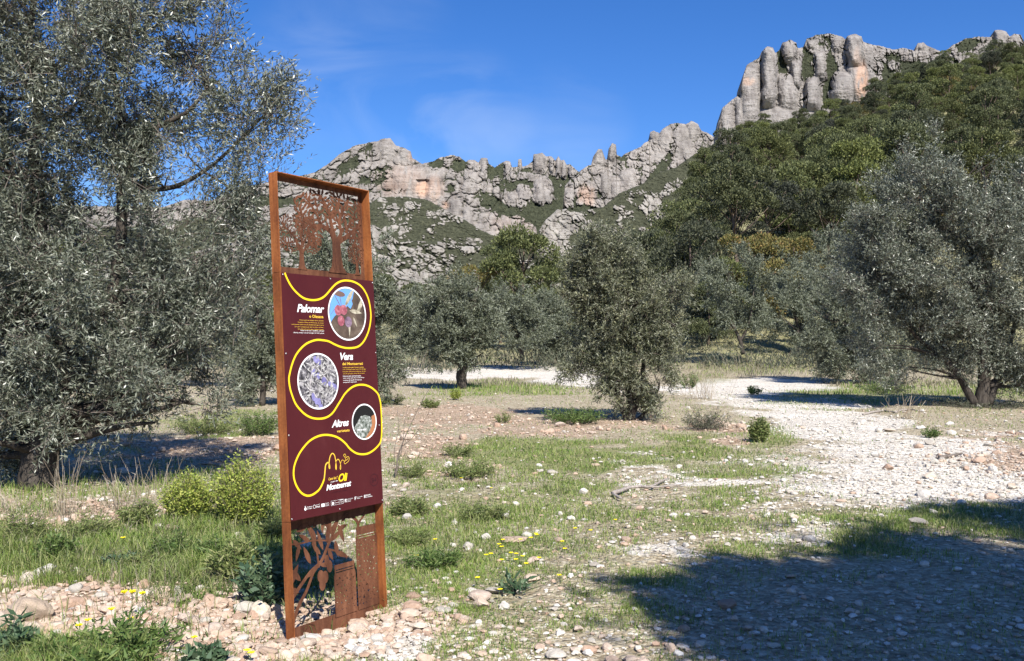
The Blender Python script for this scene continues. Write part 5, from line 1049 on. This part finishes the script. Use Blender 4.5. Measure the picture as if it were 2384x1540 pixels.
def scatter(name, mat, label, n, ylim, size, seed, key, lod, px_lim=(-500, 2900), thr=.25, emb=.3):
    rg = rng_(seed); u = rg.uniform(0, 1, n)
    Y = 1/(1/ylim[0]+(1/ylim[1]-1/ylim[0])*u)                   # evenly over the picture, thinner with distance
    px = rg.uniform(*px_lim, n); X = (px-CX)/FD*Y; Z = gz(X, Y)
    G, W_, P = masks(X, Y, Z); w_ = key(G, W_, P)*(0.35+1.3*fbm(X*1.1, Y*1.1, seed+1, 3))*(1-.6*sm(1300, 1700, px)*sm(8.5, 7.0, Y)); k = rg.uniform(0, 1, n) < w_
    X, Y, Z = X[k], Y[k], Z[k]; n = len(X)
    s = rg.lognormal(0, .5, n)*size*(Y/6)**.4; s = np.minimum(s, size*3.2*(Y/6)**.35)
    Vs, Fs = [], []; o = 0; which = rg.integers(0, 10, n)
    for j in range(10):
        v, f = PEB[lod][j]; m = np.where(which == j)[0]; q = len(m)
        if q == 0: continue
        a = rg.uniform(0, 6.28, q); c, sn = np.cos(a)[:, None], np.sin(a)[:, None]
        sc = s[m][:, None]; x = v[None, :, 0]*sc; y = v[None, :, 1]*sc; z = v[None, :, 2]*sc*rg.uniform(.7, 1.1, (q, 1))
        V = np.stack([x*c-y*sn+X[m][:, None], x*sn+y*c+Y[m][:, None], z+Z[m][:, None]+sc*emb], -1).reshape(-1, 3)
        F = (f[None]+(np.arange(q)*len(v))[:, None, None]).reshape(-1, 3)+o; o += len(V); Vs.append(V); Fs.append(F)
    tag(link(name, mesh_np(name, np.concatenate(Vs), np.concatenate(Fs)), M[mat]), label, 'gravel', kind='stuff')
scatter('gravel', 'stone_pale', 'pale gravel and pebbles strewn over the stream bed and trodden ground', 110000, (4.3, 34), .0125, 11, lambda G, W_, P: np.clip(.10+.62*W_-.15*G-.1*P, .03, 1), 0)
scatter('rubble_gravel', 'stone_pink', 'pinkish tan rubble and pebbles on the banks', 70000, (4.3, 26), .014, 12, lambda G, W_, P: np.clip(.10+.95*P-.3*G-.5*W_, .03, 1), 0)
scatter('pebbles', 'stone_pale', 'larger pebbles lying on top of the gravel', 7000, (4.3, 30), .021, 13, lambda G, W_, P: np.clip(.06+.42*W_+.10*P-.05*G, .02, 1), 1)
scatter('rubble_pebbles', 'stone_pink', 'larger pinkish pebbles lying on the rubble banks', 11000, (4.3, 20), .027, 14, lambda G, W_, P: np.clip(.02+.9*P-.2*G, .02, 1), 1)

# ------------------------------------------------------------------ grass and small plants
def blades(P, H, lean, W, rg):
    """curved two-piece blades"""
    n = len(P); a = rg.uniform(0, 6.28, n); D = np.stack([np.cos(a), np.sin(a), np.zeros(n)], 1); l = (lean*rg.uniform(.3, 1.3, n))[:, None]; H = H[:, None]
    b = a+rg.uniform(.8, 2.3, n); S_ = np.stack([np.cos(b), np.sin(b), np.zeros(n)], 1)*W[:, None]/2; U = np.array([0, 0, 1.])
    m = P+U*H*.55+D*l*H*.25; t = P+U*H*np.sqrt(np.clip(1-l*l*.5, .2, 1))+D*l*H
    V = np.stack([P-S_, P+S_, m+S_*.75, m-S_*.75, t], 1).reshape(-1, 3); i = np.arange(n)*5
    F = np.concatenate([np.stack([i, i+1, i+2], 1), np.stack([i, i+2, i+3], 1), np.stack([i+3, i+2, i+4], 1)])
    return V, F
def grass(name, mat, label, n, ylim, hmean, seed, key, wid=.0045, lean=.6, cat='grass', tuft=1.0):
    rg = rng_(seed); u = rg.uniform(0, 1, n); Y = 1/(1/ylim[0]+(1/ylim[1]-1/ylim[0])*u); px = rg.uniform(-500, 2900, n); X = (px-CX)/FD*Y
    Z = gz(X, Y); G, W_, P = masks(X, Y, Z); c = fbm(X*2.2, Y*2.2, seed+1, 3); w_ = np.clip(key(G, W_, P), 0, 1)*sm(.36, .58, c+.12*tuft*G)*(1-.82*sm(1420, 1720, px)*sm(7.35, 6.6, Y))
    k = rg.uniform(0, 1, n) < w_; X, Y, Z, c, G = X[k], Y[k], Z[k], c[k], G[k]
    tallness = .55+1.1*np.clip(c-.3, 0, 1)
    left = 1+1.3*sm(1000, 500, topix(X, Y, Z)[0])*(Y < 12)
    V, F = blades(np.stack([X, Y, Z-.01], 1), hmean*tallness*rg.uniform(.5, 1.4, len(X))*left*(Y/8)**.25, np.full(len(X), lean), wid*(Y/6)**.8*rg.uniform(.7, 1.3, len(X)), rg)
    tag(link(name, mesh_np(name, V, F), M[mat]), label, cat, kind='stuff')
grass('grass', 'grass', 'fresh green grass growing in patches over the stony ground', 520000, (4.3, 34), .055, 21, lambda G, W_, P: .36+1.2*G-.5*W_-.5*P)
grass('ground_herbs', 'herb_green', 'low green weeds between the stones', 170000, (4.3, 30), .030, 22, lambda G, W_, P: .20+.8*G-.2*W_-.15*P, .010, 1.0, 'weeds')
grass('weed_tufts', 'herb_fresh', 'tufts of pale green weeds mixed into the grass', 120000, (4.3, 30), .085, 26, lambda G, W_, P: sm(.3, .9, .25+.8*G-.3*W_+.15*P)*.8, .006, .9, 'weeds', .3)
grass('dry_grass', 'straw', 'withered straw-coloured grass and stems on the banks', 90000, (6, 60), .075, 23, lambda G, W_, P: .15+.45*P+.2*G-.3*W_, .004, .9, 'dry grass')
grass('meadow', 'straw', 'dull dry meadow grass beyond the stream bed', 60000, (34, 64), .13, 24, lambda G, W_, P: .9*G+.25-.9*W_, .006, .5, 'dry grass', 2)
grass('meadow_grass', 'grass', 'green grass in the meadow beyond the stream bed', 60000, (28, 60), .12, 25, lambda G, W_, P: .8*G-.9*W_, .006, .5, 'grass', 2)

def bush(px, py, w_, h_, mat, label, cat, name='bush', n=1500, L=.03, W=.009, seed=1, mode='round', group=None, stemm='twig'):
    """py = foot of the plant, w x h in photo pixels"""
    p = ground(px, py); k = p.y/FD; W_ = w_*k/2; H = h_*k; rg = rng_(seed); rr = random.Random(seed)
    t = thing(name, label, cat, p, 0, group); m = MB(); P = []; D = []
    ns = max(10, n//45)
    for i in range(ns):
        a = rr.uniform(0, 6.28); r = W_*math.sqrt(rr.random()); hh = H*rr.uniform(.65, 1.05)*(1-.45*(r/W_)**2)
        b0 = Vector((r*.35*math.cos(a), r*.35*math.sin(a), 0)); tip = Vector((r*math.cos(a), r*math.sin(a), hh))
        if mode == 'wild': tip = Vector((r*1.1*math.cos(a), r*1.1*math.sin(a), hh*rr.uniform(.4, 1)))
        mid = (b0+tip)/2+Vector((0, 0, hh*.06)); m.tube([b0, mid, tip], [.004*H+.0016, .003*H+.001, .0008], 4)
        for j in range(n//ns):
            s = rr.uniform(.18, 1.03); q = b0.lerp(tip, s); P.append(q+Vector([rr.gauss(0, .012+.02*H) for _ in range(3)])); D.append((rr.gauss(0, 1)+math.cos(a)*.4, rr.gauss(0, 1)+math.sin(a)*.4, rr.uniform(-.1, 1.3)))
    P = np.array(P); P[:, 2] = np.maximum(P[:, 2], .005); D = unit(np.array(D)); V, F = leaf_quads(P, D, L*rg.uniform(.6, 1.4, len(P)), W*rg.uniform(.6, 1.4, len(P)), rg)
    link('leaves', mesh_np('leaves', V, F), M[mat], t); m.build('stems', M[stemm], t); return t
bush(436,1213,118,112,'bush_yellow','compact yellow-green bush, left of the two in front of the big olive shade','bush',n=9000,L=.028,W=.012,seed=1)
bush(569,1222,150,160,'bush_yellow','taller yellow-green bush just left of the sign','bush',n=13000,L=.028,W=.012,seed=2)
bush(322,1222,90,60,'herb_fresh','low leafy plant left of the yellow-green bushes','plant','leafy_plant',n=2200,L=.035,W=.010,seed=3)
bush(615,1412,130,150,'herb_blue','dark broad-leaved plant at the left foot of the sign','plant','leafy_plant',n=1300,L=.06,W=.022,seed=4,mode='wild')
bush(560,1345,150,110,'herb_fresh','ragged green plant between the yellow bush and the sign foot','plant','leafy_plant',n=2600,L=.05,W=.012,seed=5,mode='wild')
bush(130,1312,90,70,'herb_green','small nettle-like plant in the tall grass on the left','plant','leafy_plant',n=2000,L=.035,W=.014,seed=6)
bush(290,1320,90,40,'herb_blue','flat leafy weed at the upper edge of the rubble bank','plant','leafy_plant',n=900,L=.04,W=.016,seed=7,mode='wild')
bush(1768,1030,44,60,'herb_fresh','upright leafy green bush at the corner of the stream bed','bush',n=3200,L=.045,W=.018,seed=8)
bush(912,942,56,40,'herb_fresh','rounded green bush right of the sign, near the small olive','bush',n=1500,L=.05,W=.012,seed=9,mode='wild')
bush(1003,950,56,20,'herb_fresh','small green tuft left of the small olive trunk','bush',n=1400,L=.05,W=.018,seed=10)
bush(1060,932,26,30,'bush_yellow','little yellow-green plant at the foot of the small olive','bush',n=900,L=.05,W=.02,seed=11)
bush(1172,985,36,36,'herb_fresh','green tuft on the pink rubble in the middle distance','bush',n=700,L=.05,W=.010,seed=12,mode='wild')
bush(1335,985,150,50,'herb_green','dark low bush at the left foot of the bushy olive','bush',n=3500,L=.06,W=.014,seed=13,mode='wild')
bush(1060,1062,90,40,'herb_fresh','leafy weed right of the bare sapling','plant','leafy_plant',n=1300,L=.05,W=.008,seed=14,mode='wild')
bush(962,1112,80,46,'herb_fresh','green plant with narrow leaves beside the bare sapling','plant','leafy_plant',n=1000,L=.05,W=.008,seed=15,mode='wild')
bush(1095,1110,130,44,'herb_fresh','spreading green weeds left of the grass strip','plant','leafy_plant',n=3200,L=.035,W=.012,seed=16,mode='wild')
bush(950,1265,110,40,'herb_fresh','grey-green feathery plant right of the sign','plant','leafy_plant',n=2600,L=.04,W=.006,seed=17,mode='wild')
bush(1604,905,50,40,'herb_green','green tussock by the white stream bed, right of the bushy olive','bush',n=1600,L=.06,W=.02,seed=18)
bush(1756,920,40,22,'herb_green','small green tussock in the middle of the stream bed','bush',n=900,L=.06,W=.02,seed=19)
bush(1640,1000,120,60,'shrub_grey','pale straggly shrub at the edge of the pink rubble','bush',n=2400,L=.05,W=.010,seed=20,mode='wild')
bush(2165,1020,40,34,'herb_green','small weed among the right bank stones','plant','leafy_plant',n=900,L=.04,W=.012,seed=21,mode='wild')
bush(480,1010,170,60,'herb_fresh','green weeds behind the shade of the huge olive','plant','leafy_plant',n=4200,L=.045,W=.014,seed=22,mode='wild')
bush(600,1015,110,62,'herb_green','bushy weed beside the sign post at mid height','plant','leafy_plant',n=3600,L=.04,W=.014,seed=23)
bush(2290,950,260,30,'shrub_grey','low dark growth at the foot of the forked olive','bush',n=3500,L=.05,W=.016,seed=24,mode='wild')
bush(250,1535,330,90,'herb_green','dandelion leaves spreading at the bottom left','plant','leafy_plant',n=2600,L=.06,W=.013,seed=25,mode='wild')
bush(470,1545,110,60,'herb_blue','broad blue-green leaves at the bottom edge left of the sign','plant','leafy_plant',n=380,L=.055,W=.024,seed=26,mode='wild')
bush(20,1535,120,90,'herb_blue','dark leafy weed in the bottom left corner','plant','leafy_plant',n=1200,L=.06,W=.016,seed=27,mode='wild')
bush(1190,1380,76,34,'herb_blue','dark rosette plant with broad leaves, right of the sign','plant','leafy_plant',n=120,L=.075,W=.016,seed=28,mode='wild')
bush(2060,915,120,46,'herb_green','green weeds in front of the drooping olive','plant','leafy_plant',n=2600,L=.06,W=.018,seed=29,mode='wild')
for i, (x, y, w_, h_, mt, lab) in enumerate([(60,1260,120,90,'herb_fresh','pale green weed in the tall grass at the left edge'),(210,1255,110,70,'herb_fresh','pale green weed between the tall grass and the dry sheaf'),(400,1300,120,70,'herb_green','green weed above the rubble bank, centre left'),(500,1310,90,80,'herb_green','dark green weed left of the ragged plant by the sign'),
  (340,1330,110,50,'herb_fresh','low pale weed at the top of the rubble bank'),(640,1260,60,80,'herb_fresh','green sprigs against the left side of the sign post'),(950,1200,90,60,'herb_fresh','pale weed just right of the printed panel'),(1010,1320,120,50,'herb_green','green weed in the grass right of the jars'),(1130,1210,110,44,'herb_fresh','pale weed in the middle grass')]):
    bush(x, y, w_, h_, mt, lab, 'plant', 'leafy_plant', n=1800, L=.045, W=.008, seed=60+i, mode='wild')
def stalks(px, py, w_, h_, n, label, seed, name='dry_stalks', mat='dry', rad_=.0025, lean=.35, cat='dry stalks'):
    p = ground(px, py); k = p.y/FD; rr = random.Random(seed); m = MB()
    for i in range(n):
        x = rr.gauss(0, w_*k*.22); H = h_*k*rr.uniform(.5, 1.05); a = rr.uniform(0, 6.28); l = rr.uniform(0, lean)
        q = Vector((x, rr.gauss(0, .06), -.02)); tip = q+Vector((math.cos(a)*l*H+x*.4, math.sin(a)*l*H, H)); c = catmull([q, (q+tip)/2+Vector((rr.gauss(0, .02), 0, .03)), tip], 3)
        m.tube(c, list(np.linspace(rad_, rad_*.4, len(c))), 4)
        if rr.random() < .5: b = q.lerp(tip, rr.uniform(.4, .8)); m.tube([b, b+Vector((rr.uniform(-.12, .12), 0, rr.uniform(-.1, .14)))], [rad_*.6, rad_*.3], 3)
    o = m.build(name, M[mat], None); o.location = p; return tag(o, label, cat)
stalks(149,1200,60,150,30,'sheaf of tall dry stalks in front of the huge olive trunk',1)
stalks(285,1190,110,120,34,'broken dry stalks left of the compact yellow-green bush',2,lean=.6)
stalks(370,1180,110,120,30,'tangle of bleached dry stalks behind the compact yellow-green bush',3,lean=.8)
stalks(25,1190,120,60,40,'low dry brush at the left edge below the huge olive',4,lean=.8)
stalks(2110,975,90,60,26,'dry stalks at the left end of the forked olive shade',5,rad_=.006,lean=.9)
stalks(1640,930,120,90,46,'pale leaning reeds right of the bushy olive',6,rad_=.004,lean=.9)
stalks(1750,880,240,60,60,'grey dry reeds in front of the slender olive',7,rad_=.006,lean=.5)
stalks(2300,940,160,60,30,'thin dry stems around the forked trunk',8,rad_=.005,lean=.8)
stalks(960,870,110,56,40,'leafless grey stems behind the small olive',9,rad_=.006,lean=.5)
stalks(1230,850,180,46,60,'leafless grey stems along the far side of the stream bed',10,rad_=.007,lean=.5)
def branchy(label, pts, rs, mat, name, cat, lift=0):
    """pts = photo pixels on the ground (third value = height in metres)"""
    m = MB(); base = ground(*pts[0][0][:2])
    for ln, (r0, r1) in zip(pts, rs):
        P = []
        for q in ln:
            g = ground(q[0], q[1]) if len(q) == 2 else Vector(at(q[0], q[1], base.y))
            if len(q) == 2: g.z += r0*.9+lift
            P.append(g-base)
        c = catmull(P, 4); m.tube(c, list(np.linspace(r0, r1, len(c))), 7, .12, random.Random(3))
    o = m.build(name, M[mat], None, True); o.location = base; return tag(o, label, cat)
branchy('grey forked fallen branch lying on the trodden grass', [[(1427,1158),(1445,1152),(1467,1144),(1490,1142),(1515,1142),(1540,1129),(1555,1122)], [(1505,1142),(1550,1139),(1595,1133)], [(1427,1158),(1436,1164),(1446,1169)]], [(.024, .009), (.012, .005), (.018, .012)], 'driftwood', 'fallen_branch', 'branch', .02)
branchy('dark stick lying on the right bank beside the whitest block', [[(2186,1070),(2204,1068),(2225,1064),(2240,1060)]], [(.03, .012)], 'twig', 'fallen_stick', 'branch')
branchy('pale stick below the shade of the huge olive', [[(470,1082),(500,1084),(530,1094),(545,1098)]], [(.018, .006)], 'driftwood', 'fallen_stick', 'branch')
branchy('bleached roots at the left end of the forked olive shade', [[(2010,968),(2035,962),(2060,960),(2085,963)], [(2085,963),(2100,958),(2120,956),(2140,960)]], [(.03, .015), (.03, .01)], 'driftwood', 'fallen_stick', 'branch')
branchy('thin bare sapling rising right of the sign', [[(921,1114),(926,1070,0),(938,1030,0),(958,985,0),(985,930,0),(1000,905,0)], [(930,1050),(950,1040,0),(985,990,0),(1003,950,0)], [(926,1080),(960,1000,0),(975,985,0)], [(921,1114),(915,1050,0),(925,960,0)], [(938,1030),(930,980,0),(955,930,0)]][0:1]+[[(921,1114),(929,1050,0),(960,1020,0),(985,985,0),(1003,950,0)], [(921,1114),(918,1050,0),(928,1000,0),(925,950,0)], [(921,1114),(938,1030,0),(942,980,0),(958,925,0)]], [(.009, .002), (.006, .0015), (.005, .0015), (.005, .0015)], 'twig', 'bare_sapling', 'sapling')
# yellow flowers: copies of one plant with stem and flower head
def flower_proto():
    t = thing('yellow_flower', 'flower', 'flower'); m = MB(); m.tube([(0,0,0), (.01,.004,.07), (0,0,.14)], [.0018, .0015, .0013], 4); m.build('stem', M['herb_green'], t)
    m = MB(); v = [(0, 0, .146)]
    for i in range(20):
        r = .021 if i % 2 == 0 else .013; v.append((r*math.cos(i*math.tau/20), r*math.sin(i*math.tau/20), .143+.004*(i % 3)))
    v.append((0, 0, .134)); m.add(v, [(0, 1+i, 1+(i+1) % 20) for i in range(20)]+[(21, 1+(i+1) % 20, 1+i) for i in range(20)]); m.build('flower_head', plain('yellow_petals', (.88,.72,.01), .6), t); return t
fl = flower_proto(); first = True; rr = random.Random(5)
FL = [(289,1403,'left of the topmost pair above the dandelion leaves',90),(308,1402,'right of the topmost pair above the dandelion leaves',90),(331,1403,'small one right of the topmost pair',80),(259,1440,'alone below the topmost pair',80),(305,1460,'below the topmost pair, nearest the leaves',70),(204,1460,'upper of the two at the far left',60),(184,1472,'lower of the two at the far left',60),
      (452,1497,'above the broad blue-green leaves',50),(575,1527,'left one at the bottom edge below the sign',30),(585,1533,'right one at the bottom edge below the sign',30),(286,1263,'in the tall grass on the left',40)]
FR = [(1074,1111),(1143,1135),(1013,1261),(969,1301),(1339,1234),(1171,1262),(1162,1273),(1168,1279),(1132,1299),(1143,1296),(1168,1311),(1190,1294),(1202,1296),(1236,1257),(1212,1261),(1250,1250),(1217,1302),(1201,1310),(1255,1306),(1302,1349),(1375,1239),(1433,1213),(1309,1266),(1164,1384),(1112,1355),(1315,1284),(1225,1320),(1248,1247)]
for (px, py, lab, hp) in FL:
    p = ground(px, py+hp*.55); s = max(.45, hp*.8*p.y/FD/.14)
    o = fl if first else dup(fl, p); first = False; o.location = p; o.rotation_euler = (0, 0, rr.uniform(0, 6)); o.scale = (1, 1, s); o['label'] = 'yellow dandelion, '+lab
for (px, py) in FR:
    p = ground(px, py+18); o = dup(fl, p, rr.uniform(0, 6), (.9, .9, .55), 'small yellow flower scattered in the short grass right of the sign', 'yellow flowers in the grass')
